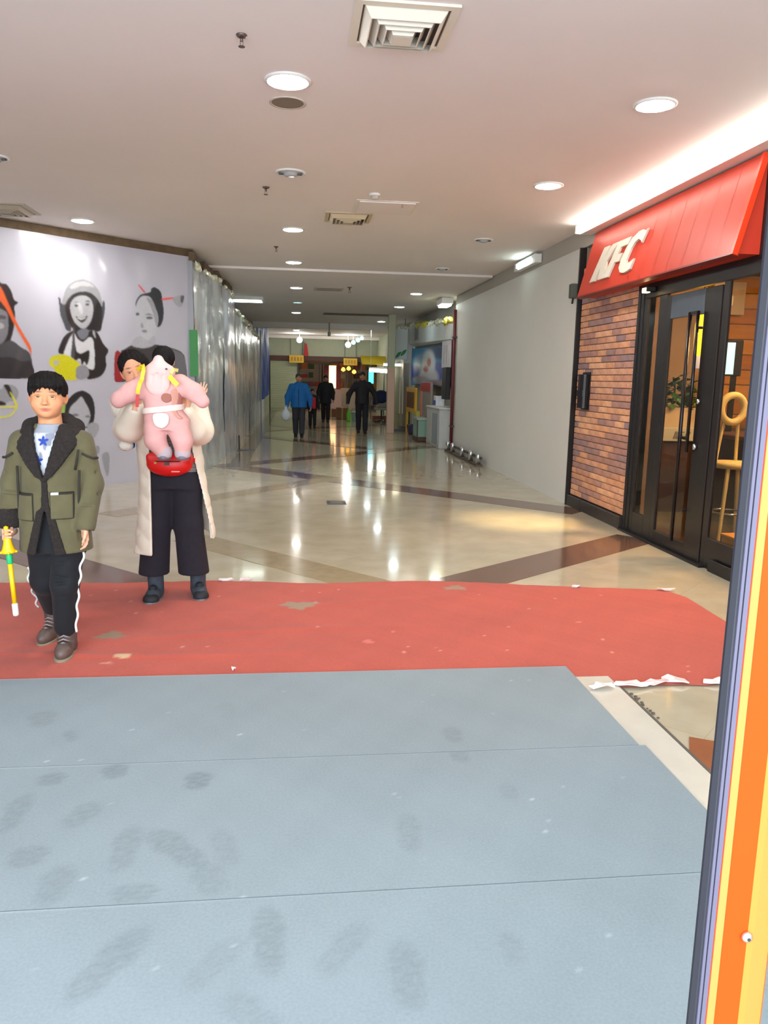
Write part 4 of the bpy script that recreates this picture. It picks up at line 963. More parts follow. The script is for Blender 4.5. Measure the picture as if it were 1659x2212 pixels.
# pale column with pinkish lower half, white shop post, green sign
t = thing('corridor_column', 'slim square column, pink below and pale green above', 'column', (2.55, 21.0, 0))
MB().bbox((-.1, -.1, 0), (.1, .1, 1.75), .01).build('lower_shaft', mat('pink_column', (216, 178, 152), .5), t); MB().bbox((-.095, -.095, 1.75), (.095, .095, CEIL - .035), .01).build('upper_shaft', mat('green_column', (190, 190, 160), .6), t)
t = thing('shop_post', 'white shop corner post under the green sign', 'post', (3.2, 22.6, 0)); MB().bbox((-.14, -.3, 0), (.14, .3, 2.85), .01).build('shaft', mat('white_post', (208, 204, 196), .6), t); MB().bbox((-.16, -.32, 0), (.16, .32, .1), .01).build('plinth', mat('post_plinth', (150, 136, 126), .6), t)
t = thing('green_sign', 'white hanging shop sign with green leaf-like characters', 'sign', (2.85, 22.0, 2.0))
MB().bbox((-.28, -.04, .0), (.28, .04, .85), .01).build('board', mat('sign_white', (214, 220, 214), .5), t)
for (x, z, s) in ((-.18, .14, 1), (.02, .12, -1), (.17, .18, 1)):
    P = smoothpoly([(x - .09, z - .08), (x + .02, z - .02), (x + .08, z + .1), (x - .03, z + .06)], 3)
    mb = MB(); n = len(P); mb.add([(p[0], -.042, p[1]) for p in P] + [(p[0], -.05, p[1]) for p in P], [tuple(range(n)), tuple(reversed(range(n, 2 * n)))] + [(i, (i + 1) % n, n + (i + 1) % n, n + i) for i in range(n)]).build('green_mark', mat('sign_green', (24, 136, 70), .5), t)
for x in (-.2, .2): MB().tube([(x, 0, .85), (x, 0, CEIL - 2.036)], .008, 6).build('hanger', mat('dark_steel'), t)
for k in range(3): MB().tube([(-.2 + .2 * k + .1 * q, 0, .88 + .04 * math.sin(7 * q + k)) for q in np.linspace(-1, 1, 6)], [.02, .06, .04, .07, .05, .02], 7).build('bunched_film', CRUMP, t)
t = thing('glass_door_leaf', 'glass shop door with thin pale handles and dark post', 'glass door', (2.95, 21.7, 0))
MB().box((-.25, 0, .05), (.2, .015, 1.9)).build('pane', glass('shop_glass'), t); MB().bbox((.16, -.03, 0), (.24, .04, 1.0), .006).build('dark_post', mat('black_metal'), t)
MB().tube([(-.06, -.04, .5), (-.06, -.04, 1.5)], .014, 8).build('handle', mat('white_post'), t); MB().tube([(.03, -.04, .5), (.03, -.04, 1.5)], .014, 8).build('handle', mat('white_post'), t); MB().bbox((-.27, -.03, 0), (.25, .04, .06), .006).build('bottom_rail', mat('dark_steel'), t)
t = thing('tube_lamp', 'white tube lamp inside the glass shop under the green sign', 'tube lamp', (2.76, 22.4, 1.84)); MB().bbox((-.27, -.05, .05), (.27, .05, .09), .005).build('housing', RIM, t); MB().tube([(-.26, 0, .02), (.26, 0, .02)], .035, 10).build('tube', mat('tube_glow', (255, 255, 236), emit=9), t, True); MB().tube([(0, 0, .09), (0, 0, CEIL - 1.876)], .008, 6).build('rod', RIM, t)

# ================================================================== far end of the corridor
FY = 34.0
far = mat('pale_green_wall', (176, 180, 154), .7, noise=.04)
MB().box((-1.4, FY, 2.36), (5.5, FY + .2, CEIL)).build('wall_far_header', far, kind='structure')
MB().box((-1.4, FY + .05, 0), (-1.16, FY + .2, 2.36)).build('wall_far_pier', far, kind='structure'); MB().box((3.5, 24, 0), (3.6, FY, CEIL)).build('wall_far_side', far, kind='structure')
MB().box((-1.3, FY - .12, 2.16), (4.6, FY, 2.36)).build('trim_4', mat('brown_beam', (84, 48, 36), .6), kind='structure')
t = thing('roller_shutter', 'pale green ribbed roller shutter at the far left of the corridor end', 'shutter', (-.55, FY + .02, 0)); sm = mat('shutter_green', (172, 178, 144), .5)
for k in range(27): MB().bbox((-.57, -.02, k * .08), (.6, .02, k * .08 + .076), .012).build('slat', sm, t)
MB().box((.58, -.05, 0), (.64, .05, 2.16)).build('guide', mat('dark_steel'), t)
def ysign(x0, x1, z0, z1, label):
    t = thing('yellow_sign', label, 'sign', ((x0 + x1) / 2, FY - .3, z0)); w = (x1 - x0) / 2
    MB().bbox((-w, -.03, 0), (w, .03, z1 - z0), .01).build('board', mat('sign_yellow', (216, 172, 40), .5), t)
    for k in range(4): MB().box((-w * .75 + k * w * .42, -.036, (z1 - z0) * .25), (-w * .75 + k * w * .42 + w * .22, -.03, (z1 - z0) * .75)).build('print', mat('sign_print', (170, 124, 30), .6), t)
    for x in (-w * .8, w * .8): MB().tube([(x, 0, z1 - z0), (x, .0, CEIL - z0 - .001)], .012, 6).build('hanger', mat('dark_steel'), t)
ysign(-.3, .32, 2.06, 2.38, 'yellow hanging sign beside the pale roller shutter'); ysign(2.02, 2.62, 2.0, 2.3, 'yellow hanging sign over the lit shop at the far end')
t = thing('red_flag', 'narrow red pennant on the far header wall', 'flag', (.42, FY - .14, 2.36)); MB().add([(-.09, -.02, 0), (.1, -.02, 0), (.03, -.02, .5), (-.06, -.02, .55), (-.09, .0, 0), (.1, .0, 0), (.03, .0, .5), (-.06, .0, .55)], [(0, 1, 2, 3), (7, 6, 5, 4), (0, 4, 5, 1), (1, 5, 6, 2), (2, 6, 7, 3), (3, 7, 4, 0)]).build('cloth', mat('flag_red', (196, 48, 48), .7), t)
MB().tube([(-.1, -.01, -.1), (-.1, -.01, .6)], .01, 6).build('pole', mat('dark_steel'), t)
# shop interior behind the opening
MB().box((-1.2, 38.6, 0), (5.5, 38.8, CEIL)).build('wall_shop_back', mat('shop_back', (206, 200, 186), .7), kind='structure')
shelf_items = []
def shelf(x0, x1, y, label, rows=5, seed=1, tag=''):
    t = thing('goods_shelf', label, 'shelf', ((x0 + x1) / 2, y, 0), group='shelves in the far shop'); w = (x1 - x0) / 2; wmm = mat('shelf_white', (220, 216, 206), .6)
    for sx in (-w, w - .04): MB().box((sx, -.2, 0), (sx + .04, .2, 2.1)).build('side_panel', wmm, t)
    for k in range(rows): MB().box((-w, -.2, .15 + k * .42), (w, .2, .18 + k * .42)).build('board', wmm, t)
    MB().box((-w, .18, 0), (w, .2, 2.1)).build('back_panel', wmm, t)
    r = random.Random(seed); cols = [(200, 70, 60), (230, 180, 70), (90, 150, 160), (236, 230, 214), (150, 90, 120), (70, 110, 60), (240, 150, 90), (120, 60, 40)]
    names = ['red', 'yellow', 'teal', 'cream', 'plum', 'green', 'orange', 'brown']; rown = {2: 'second', 3: 'third', 4: 'top'}
    for k in (2, 3, 4):
        x = -w + .1; left = list(range(8)); r.shuffle(left)
        while x < w - .3:
            c = left.pop(); ww = r.uniform(.2, .3); hh = r.uniform(.16, .34)
            o = MB().bbox((-ww / 2, -.09, 0), (ww / 2, .09, hh), .012).build('goods_box', mat('goods_%d' % c, cols[c], .5), None, loc=((x0 + x1) / 2 + x + ww / 2, y - .06, .18 + k * .42))
            o['label'] = '%s goods box on the %s board of the %s far shelf' % (names[c], rown[k], tag); o['category'] = 'box'; o['group'] = 'goods boxes in the far shop'
            x += ww + .08
shelf(.15, 1.2, 38.2, 'goods shelf at the left of the far shop', 5, 1, 'left'); shelf(1.3, 2.5, 38.3, 'goods shelf in the middle of the far shop', 5, 2, 'middle'); shelf(2.7, 4.2, 38.2, 'goods shelf at the right of the far shop', 5, 3, 'right')
t = thing('lit_display', 'warm glowing display case with red sides in the far shop', 'display case', (1.62, 35.2, 0)); MB().bbox((-.42, -.15, 0), (.42, .15, .95), .01).build('counter', mat('pinkish_counter', (206, 170, 160), .6), t)
MB().bbox((-.36, -.1, .95), (-.16, .1, 2.0), .01).bbox((.16, -.1, .95), (.36, .1, 2.0), .01).build('side', mat('display_red', (150, 40, 36), .5), t); MB().bbox((-.16, -.08, 1.0), (.16, .08, 2.0), .01).build('glow_panel', mat('warm_display', (255, 200, 140), emit=2.0), t)
t = thing('fruit_lamp_stall', 'stall with warm orange lamps under the yellow sign', 'stall', (2.35, 35.95, 0)); MB().bbox((-.45, -.3, 0), (.45, .3, 1.0), .01).build('counter', mat('beige_counter', (206, 192, 168), .6), t)
for (x, z) in ((-.2, 1.85), (.05, 1.9), (.3, 1.75)): MB().lathe([(.001, z - .1), (.09, z - .05), (.1, z), (.05, z + .08), (.001, z + .1)], 12, (x, 0, 0)).build('lamp', mat('orange_lamp', (255, 180, 60), emit=3.0), t, True); MB().tube([(x, 0, z + .09), (x, 0, 2.5)], .008, 6).build('cord', mat('dark_steel'), t)
for x in (-.42, .42): MB().box((x - .02, -.02, 1.0), (x + .02, .02, 2.52)).build('post', mat('dark_steel'), t)
MB().box((-.44, -.03, 2.5), (.44, .03, 2.54)).build('beam', mat('dark_steel'), t)
t = thing('tube_lamp', 'long white tube lamp under a yellow canopy at the far right', 'tube lamp', (3.0, 27.9, 1.66)); MB().bbox((-.42, -.05, .12), (.45, .05, .2), .01).build('housing', RIM, t); MB().tube([(-.4, -.02, .1), (.42, -.02, .05)], .06, 10).build('tube', mat('tube_glow'), t, True)
for x in (-.35, .38): MB().tube([(x, 0, .2), (x, 0, CEIL - 1.66)], .008, 6).build('rod', RIM, t)
t = thing('yellow_canopy', 'yellow canopy over the far right stall', 'canopy', (2.9, 28.3, 0)); MB().add([(-.55, -.2, 1.95), (.38, -.2, 1.95), (.38, .5, 2.25), (-.55, .5, 2.25), (-.55, -.2, 1.98), (.38, -.2, 1.98), (.38, .5, 2.28), (-.55, .5, 2.28)], [(0, 3, 2, 1), (4, 5, 6, 7), (0, 1, 5, 4), (1, 2, 6, 5), (2, 3, 7, 6), (3, 0, 4, 7)]).build('roof', mat('canopy_yellow', (196, 160, 20), .6), t)
for x in (-.52, .34): MB().box((x - .02, .44, 0), (x + .02, .48, 2.25)).build('post', mat('dark_steel'), t)
t = thing('lit_screen', 'small cyan glowing panel at the far right stall', 'screen', (2.8, 28.5, 0)); MB().box((-.16, -.02, 1.28), (.02, .02, 1.7)).build('display', mat('cyan_glow', (70, 214, 232), emit=1.2), t); MB().box((-.08, -.01, 0), (-.05, .02, 1.28)).build('stand', mat('dark_steel'), t); MB().box((-.17, .02, 1.26), (.03, .04, 1.72)).build('case', mat('black_metal'), t)
# wooden crates, green bottle pack, draped chair in front of the far shop
for k, (x, y, w, hh, rgb, lab) in enumerate(((1.62, 27.6, .2, .42, (134, 92, 52), 'brown carton standing near the walking man'), (1.3, 29.5, .24, .3, (120, 70, 50), 'reddish brown carton behind the dark coated woman'), (2.9, 26.6, .28, .2, (128, 70, 44), 'low brown crate at the far right stall'))):
    t = thing('carton', lab, 'carton', (x, y, 0)); MB().bbox((-w, -.2, 0), (w, .2, hh), .01).build('box', mat('carton_%d' % k, rgb, .7), t); MB().box((-.03, -.205, 0), (.03, .205, hh + .003)).build('tape', mat('carton_tape', (176, 140, 96), .5), t)
t = thing('bottle_pack', 'bright green bottle in front of the far stall', 'bottle', (1.78, 26.4, 0)); MB().lathe([(.06, 0), (.07, .03), (.07, .26), (.03, .36), (.025, .42), (.03, .43), (.001, .44)], 14).build('bottle', mat('bright_green', (110, 214, 50), .4), t, True)
t = thing('white_bucket', 'pale bucket beside the green bottle', 'bucket', (2.0, 26.6, 0)); MB().lathe([(.1, 0), (.13, .3), (.14, .3), (.14, .32), (.12, .32)], 16).build('bucket', mat('pale_teal', (170, 200, 194), .5), t, True); MB().tube([(-.13, 0, .3), (-.08, 0, .42), (.08, 0, .42), (.13, 0, .3)], .008, 6).build('handle', mat('dark_steel'), t)
t = thing('office_chair', 'grey chair draped with a navy jacket at the far stall', 'chair', (2.86, 26.0, 0))
MB().bbox((-.24, -.22, .42), (.24, .22, .5), .03).build('seat', mat('chair_grey', (150, 146, 136), .7), t); MB().bbox((-.22, .16, .5), (.22, .22, .98), .03).build('backrest', mat('chair_grey'), t)
f = Field((-.3, -.12, .5), (.3, .32, 1.15), .02); f.ell((0, .18, .85), (.26, .1, .22)); f.ell((0, .16, 1.0), (.16, .09, .08)); f.cap((-.2, .16, .95), (-.25, .1, .62), .06, .05); f.cap((.2, .16, .95), (.25, .1, .62), .06, .05); f.build('draped_jacket', mat('navy_cloth', (30, 40, 84), .8), t)
MB().tube([(0, 0, .1), (0, 0, .43)], .03).build('column', mat('dark_steel'), t)
for a in range(5): MB().tube([(0, 0, .1), (.26 * math.cos(a * 1.257), .26 * math.sin(a * 1.257), .03)], [.022, .03]).build('leg', mat('dark_steel'), t)
# ================================================================== red carpet, grey mats, scraps
def interp_poly(xs, pts): p = np.array(pts); return np.interp(xs, p[:, 0], p[:, 1])
FARE = [(-4, 5.46), (-2.04, 5.43), (-1.25, 5.39), (-.59, 5.43), (.2, 5.32), (.8, 5.37), (1.21, 5.33), (1.85, 5.18), (2.4, 5.09), (2.6, 5.05), (2.68, 4.86)]
def carpet_xy(U, V):
    x = -4 + 6.68 * U; yf = interp_poly(x, FARE); yn = 3.36 + .015 * vnoise(x * 5, x * 0, 2); 
    y = yn + (yf - yn) * V + .006 * vnoise(x * 9, 0 * x, 5) * V
    x = x - .07 * np.clip((U - .93) / .07, 0, 1) * (1 - V)
    return x, y
def carpet_fn(U, V):
    x, y = carpet_xy(U, V)
    r = .010 * np.exp(-((y - (3.93 + .05 * np.sin(x * 2.1) - .05 * x)) / .035) ** 2) * np.clip(1.2 - np.abs(x + .9) / 1.1, 0, 1)
    r += .008 * np.exp(-((y - (4.22 + .12 * np.sin(x * 1.3 + 1))) / .04) ** 2) * np.clip(1.1 - np.abs(x + .3) / 1.2, 0, 1)
    r += .006 * np.exp(-((y - (4.75 + .2 * x)) / .05) ** 2) * np.clip(1 - np.abs(x - .2) / 1.0, 0, 1)
    return x, y, .006 + r + .0015 * vnoise(x * 6, y * 7, 1) * np.clip((y - 3.6) * 3, 0, 1)
def carpet_col(U, V):
    x, y = carpet_xy(U, V); base = np.array(lin((182, 76, 58)))
    n = vnoise(x * 2.2, y * 3.1, 0) * .06 + vnoise(x * 9, y * 8, 2) * .035
    c = base[None, None, :] * (1 + n[..., None])
    def patch(cx, cy, rx, ry, rgb, jag=.35, a=.9, s=1.):
        nonlocal c
        an = np.arctan2(y - cy, x - cx); q = np.sqrt(((x - cx) / rx) ** 2 + ((y - cy) / ry) ** 2)
        lim = 1 + jag * (np.sin(an * 3 + cx * 9) * .5 + np.sin(an * 7 + cy * 5) * .35)
        m = (np.clip((lim - q) * 6, 0, 1) * a)[..., None]; c = c * (1 - m) + np.array(lin(rgb)) * m
    patch(.02, 4.79, .12, .09, (150, 132, 108)); patch(1.12, 5.17, .08, .06, (152, 126, 104), .5); patch(-1.03, 4.26, .08, .07, (140, 120, 92))
    patch(-.89, 3.92, .045, .035, (206, 170, 130), .15); patch(-.95, 3.83, .03, .02, (214, 140, 120)); patch(.40, 4.08, .03, .03, (214, 110, 100))
    r = np.random.default_rng(5)
    for _ in range(36): patch(r.uniform(-1.4, 2.5), r.uniform(3.5, 5.2), .009, .012, (222, 150, 136), .3, .75)
    return np.clip(c, 0, 1)
carp = link('red_carpet', grid_mesh('red_carpet', carpet_fn, 400, 130, True, carpet_col), mat('red_felt', (182, 68, 48), .95, attr='Col', noise=.07, nscale=90, sheen=.1), None, 'worn red carpet runner lying across the entrance floor', 'carpet')
def mat_strip(name, y0, y1, x1, label, marks, z=.016):
    x0 = -3.2
    nu, nv = 300, max(20, int((y1 - y0) / .012))
    def fn(U, V):
        x = x0 + (x1 - x0) * U; y = y0 + (y1 - y0) * V
        return x, y, z + 0 * U
    def col(U, V):
        x = x0 + (x1 - x0) * U; y = y0 + (y1 - y0) * V; base = np.array(lin((138, 149, 154)))
        n = vnoise(x * 1.3, y * 1.7, 4) * .05 + vnoise(x * 8, y * 7, 1) * .03
        c = base * (1 + n[..., None])
        for (cx, cy, rx, ry, rot, a) in marks:
            ca, sa = math.cos(rot), math.sin(rot); u = (x - cx) * ca + (y - cy) * sa; v = -(x - cx) * sa + (y - cy) * ca
            wv = rx * (1 - .28 * np.exp(-((v / ry + .15) / .25) ** 2))           # waisted shoe sole
            q = np.sqrt((u / wv) ** 2 + (v / ry) ** 2)
            tread = .62 + .22 * np.sin(v * 260 + 3 * vnoise(u * 30, v * 30, cx)) + .25 * vnoise(u * 60 + cy, v * 45 + cx, 2)
            m = (np.clip((1.05 - q) * 3, 0, 1) * .55 * a * np.clip(tread, .1, 1))[..., None]; c = c * (1 - m) + np.array(lin((76, 80, 82))) * m
        m = (np.clip(1 - np.abs(y - y1) / .010, 0, 1) * (.30 + .25 * np.sin(x * 1.1 + 4.2)))[..., None]; c = c * (1 - m) + np.array(lin((196, 202, 204))) * m
        r = np.random.default_rng(int(y0 * 100))
        for _ in range(14):
            px, py = r.uniform(-1, 1.3), r.uniform(y0, y1); m = (np.clip(1 - np.hypot(x - px, y - py) / .008, 0, 1) * .6)[..., None]; c = c * (1 - m) + np.array(lin((206, 210, 212))) * m
        return np.clip(c, 0, 1)
    o = link(name, grid_mesh(name, fn, nu, nv, True, col), mat('grey_mat_felt', (106, 120, 127), .97, attr='Col', noise=.06, nscale=120), None, label, 'floor mat', 'grey entrance mats')
    MB().box((x0, y0, .001), (x1, y0 + .01, z - .0008)).box((x0, y1 - .01, .001), (x1, y1, z - .0008)).box((x1 - .01, y0, .001), (x1, y1, z - .0008)).build('edge', mat('mat_edge', (116, 126, 130), .9), o)
    return o
mk_a = [(-.07, 1.79, .055, .14, .1, .55), (.27, 1.64, .055, .13, 0, .45), (-.46, 1.74, .06, .15, -.5, .5), (-.2, 1.72, .05, .12, -.6, .3), (.12, 1.74, .05, .12, -.6, .35), (-.75, 1.6, .06, .13, .3, .35), (.55, 1.7, .04, .07, 0, .3), (-.1, 1.55, .05, .1, .8, .35)]
mk_b = [(-.37, 2.21, .06, .15, .75, .55), (.36, 2.23, .05, .12, -.1, .4), (-.52, 2.22, .055, .13, 0, .5), (-.35, 2.61, .06, .07, 0, .75), (-.66, 2.70, .06, .06, .3, .65), (-.87, 2.66, .06, .05, 0, .6), (-.8, 2.2, .07, .06, 0, .5), (-.22, 2.2, .05, .12, .3, .3), (-.7, 2.42, .06, .09, -.4, .4), (-.92, 2.45, .05, .13, .0, .5), (-.68, 2.06, .06, .1, 0, .4), (.63, 2.74, .05, .08, 0, .4), (-.25, 2.05, .06, .09, .4, .35), (.75, 2.45, .04, .06, 0, .25), (-.45, 2.0, .08, .05, 0, .5)]
mk_c = [(-1.06, 3.17, .07, .09, .3, .4), (.64, 2.9, .05, .08, 0, .4), (-.9, 3.0, .03, .06, .5, .4), (-.3, 3.2, .05, .1, .2, .15)]
mat_strip('entrance_mat', .95, 1.955, 1.385, 'grey-blue felt entrance mat nearest the camera', mk_a, .016)
mat_strip('entrance_mat', 1.958, 2.755, 1.4, 'middle grey-blue felt entrance mat with many footprints', mk_b, .016)
mat_strip('entrance_mat', 2.757, 3.62, 1.375, 'farthest grey-blue felt entrance mat bordering the red carpet', mk_c, .0162)
# torn white tape and film scraps at the carpet edges
TAPE = mat('white_tape', (232, 226, 224), .35); PINK = mat('pinkish_tape', (226, 196, 196), .4)
def scrap(x, y, w, d, rot, label, m=TAPE, z=.012, seed=0):
    r = random.Random(seed); P = []
    for k in range(10):
        a = 2 * PI * k / 10; q = r.uniform(.65, 1.1); P.append((w * math.cos(a) * q, d * math.sin(a) * q, z + r.uniform(.0, .018)))
    P.append((0, 0, z + .012))
    fs = [(k, (k + 1) % 10, 10) for k in range(10)]
    n = len(P); low = [(p[0] * .96, p[1] * .96, max(.0075, p[2] - .006)) for p in P[:10]]
    o = MB().add(P + low, fs + [(k, n + k, n + (k + 1) % 10, (k + 1) % 10) for k in range(10)] + [tuple(reversed(range(n, n + 10)))]).build('tape_scrap', m, None, label=label, cat='tape', group='torn tape at the carpet edges', loc=(x, y, 0))
    o.rotation_euler = (0, 0, rot)
scrap(1.46, 3.35, .07, .03, .1, 'torn white tape scrap at the mat corner', z=.018, seed=1)
scrap(1.62, 3.37, .1, .035, -.1, 'long torn white tape strip right of the mat corner', seed=2)
scrap(1.75, 3.39, .09, .03, .15, 'torn tape scrap over the dark floor joint', PINK, seed=3)
scrap(1.86, 3.41, .075, .045, -.2, 'raised white tape scrap on the near carpet edge', seed=4)
scrap(2.06, 3.375, .07, .03, .0, 'white tape scrap beside the orange door edge', seed=5)
scrap(2.18, 3.36, .06, .028, .2, 'pinkish tape scrap hidden partly by the orange door', PINK, seed=6)
scrap(1.99, 5.14, .05, .03, .3, 'small white tape piece on the far carpet edge', seed=7)
scrap(2.62, 5.03, .08, .03, -.2, 'pinkish tape at the far right carpet corner', PINK, seed=8)
scrap(-.5, 5.42, .07, .022, 0, 'white tape strip behind the woman on the far carpet edge', seed=9)
scrap(-.36, 5.42, .05, .02, .2, 'pinkish tape strip on the far carpet edge beside the woman', PINK, seed=10)
scrap(-.31, 3.69, .014, .012, 0, 'tiny white crumb at the border of carpet and mat', seed=11)
r_ = random.Random(4)
t = thing('dirt_crumbs', 'dark dirt crumbs along the open floor joint', 'dirt', (1.58, 3.2, .0025)); t['kind'] = 'stuff'
mb = MB()
for k in range(12):
    x = r_.gauss(.0, .008); y = r_.uniform(-.2, .1); s = r_.uniform(.003, .007); mb.box((x - s, y - s, 0), (x + s, y + s * .7, s))
mb.build('crumbs', mat('dirt_dark', (96, 88, 78), .9), t)

# ================================================================== orange door leaf close to the camera
t = thing('door_2', None, None, (.505, .8, 0), kind='structure')
OR = mat('orange_paint', (206, 62, 0), .6, spec=.15); ORL = mat('orange_paint_lit', (214, 118, 50), .6, spec=.2); AL = mat('lavender_aluminium', (86, 83, 100), .6, 0., spec=.25); RB = mat('black_rubber', (34, 34, 44), .6)
zt = 2.5
# section drawn in plan: x to the right, y away from the camera
def strip(name, poly, m, z0=.02, z1=zt): return MB().prism(poly, z0, z1).build(name, m, t)
strip('rubber_gasket', [(-.006, .012), (-.006, .008), (-.002, .002), (.001, .002), (.001, .012)], RB)
strip('aluminium_edge', [(.001, .012), (.001, .0), (.004, -.001), (.004, .012)], AL)
strip('rubber_groove', [(.004, .012), (.004, .004), (.0058, .004), (.0058, .012)], RB)
strip('aluminium_edge', [(.0058, .012), (.0058, -.001), (.0108, -.002), (.0108, .012)], AL)
strip('red_fringe', [(.0108, .012), (.0108, -.001), (.0122, -.001), (.0122, .012)], mat('red_fringe', (222, 40, 40), .4))  # the red colour fringe, added as a thin solid strip
strip('edge_lip', [(.0122, .012), (.0122, -.003), (.02, -.006), (.02, .012)], mat('peach_paint', (226, 120, 60), .6, spec=.2))
strip('stile', [(.02, .012), (.02, -.004), (.054, -.004), (.054, .012)], OR)
strip('glazing_bead', [(.054, .012), (.054, -.004), (.06, -.008), (.092, .010), (.096, .012)], ORL)  # bevel catches outside light; that brightness is painted as a lighter orange
strip('rear_stile', [(.03, .012), (.097, .012), (.097, .022), (.03, .022)], OR)
MB().box((.097, .008, .12), (.95, .013, zt - .1)).build('pane', glass('door_glass', (246, 250, 250), .1), t)
MB().bbox((.097, .0, .02), (.95, .022, .12), .006).build('bottom_rail', OR, t); MB().bbox((.097, .0, zt - .1), (.95, .022, zt), .006).build('top_rail', OR, t); MB().bbox((.95, .0, .0), (1.02, .022, zt), .006).build('hinge_stile', OR, t)
MB().lathe([(.001, -.0065), (.003, -.0062), (.0065, -.004), (.007, -.001), (.007, .0)], 16, (.052, -.0045, .775), 'y').build('screw', chrome, t, True)
MB().lathe([(.001, -.0072), (.0022, -.0072), (.0022, -.006)], 10, (.052, -.0045, .775), 'y').build('screw_socket', RB, t)
# ================================================================== people
def xf(V, loc=(0, 0, 0), rot=None, s=1.):
    V = np.asarray(V) * s
    if rot is not None: V = V @ np.array(rot).T
    return V + np.array(loc)
def rotm(rx=0, ry=0, rz=0): return Euler((math.radians(rx), math.radians(ry), math.radians(rz)), 'XYZ').to_matrix()
SKIN = mat('skin', (214, 160, 126), .5, attr='Col', spec=.35)
def gauss(V, c, r): return np.exp(-(((V - np.array(c)) / np.array(r)) ** 2).sum(1))
def head_mesh(h=.003, skin=(222, 166, 128), lips=(176, 92, 80), child=True, brow=(70, 52, 44)):
    """head about .23 tall, centre between the ears, looking along -y"""
    f = Field((-.11, -.14, -.21), (.11, .14, .14), h)
    f.ell((0, .015, .032), (.078, .095, .086)); f.ell((0, -.014, -.028), (.068, .077, .086), .03); f.ell((0, -.02, -.066), (.052, .06, .048), .03)
    f.ell((0, -.066, -.092), (.022, .016, .018), .025)
    for s in (-1, 1): f.ell((s * .036, -.052, -.042), (.03, .03, .028), .02)
    f.cap((0, .02, -.06), (0, .03, -.2), .047, .05, .025)
    for s in (-1, 1): f.ell((s * .031, -.097, -.002), (.019, .012, .0105), .012, 'sub')
    f.cap((0, -.083, .006), (0, -.098, -.034), .0065, .0105, .012); f.ell((0, -.0985, -.036), (.0125, .011, .0095), .006)
    for s in (-1, 1): f.ell((s * .0125, -.09, -.041), (.0075, .009, .0065), .005)
    f.ell((0, -.0845, -.066), (.022, .0085, .0058), .005); f.ell((0, -.084, -.0755), (.018, .0085, .006), .005)
    for s in (-1, 1):
        f.cap((s * .019, -.0835, .002), (s * .031, -.0865, .0065), .0045, .0048, .004); f.cap((s * .031, -.0865, .0065), (s * .044, -.080, .001), .0048, .004, .004)
        f.cap((s * .02, -.0835, -.0085), (s * .042, -.081, -.0085), .004, .004, .004)
        R = rotm(0, s * 8, s * -18)
        f.ell((s * .079, .018, -.012), (.009, .019, .03), .008, rot=R); f.ell((s * .085, .012, -.012), (.005, .011, .019), .003, 'sub', rot=R)
    V, Q = f.net()
    c = np.broadcast_to(np.array(lin(skin)), V.shape).copy()
    def tint(m, rgb):
        nonlocal c
        m = np.clip(m, 0, 1)[:, None]; c = c * (1 - m) + np.array(lin(rgb)) * m
    fr = V[:, 1] < -.05
    tint((gauss(V, (0, -.092, -.066), (.021, .02, .0052)) + gauss(V, (0, -.092, -.0755), (.017, .02, .0052))) * fr, lips)
    tint(gauss(V, (0, -.09, -.0705), (.02, .02, .0018)) * fr * .7, (120, 66, 58))
    for s in (-1, 1):
        tint(gauss(V, (s * .04, -.07, -.045), (.022, .04, .02)) * .35, (226, 140, 112))
        tint(gauss(V, (s * .033, -.085, .0255), (.0185, .03, .0042)) * fr * .95, brow)
        tint(gauss(V, (s * .031, -.086, .0055), (.016, .03, .003)) * fr * .7, (84, 54, 44)); tint(gauss(V, (s * .0065, -.1, -.046), (.004, .012, .0025)) * .6, (140, 84, 66))
        tint(gauss(V, (s * .082, .018, -.012), (.012, .02, .03)) * .4, (226, 130, 104))
    return V, Q, c
HEADC = head_mesh()
def eye_mesh(s):
    f = Field((s * .031 - .018, -.1, -.02), (s * .031 + .018, -.06, .015), .0016)
    f.ell((s * .031, -.0735, -.0015), (.0145, .0125, .0085)); V, Q = f.net()
    c = np.broadcast_to(np.array(lin((206, 190, 180))), V.shape).copy()
    d = np.hypot(V[:, 0] - s * .031, V[:, 2] + .0005); m = (np.clip((.0088 - d) / .0016, 0, 1) * (V[:, 1] < -.07))[:, None]
    return V, Q, c * (1 - m) + np.array(lin((30, 22, 20))) * m
EYEC = [eye_mesh(-1), eye_mesh(1)]
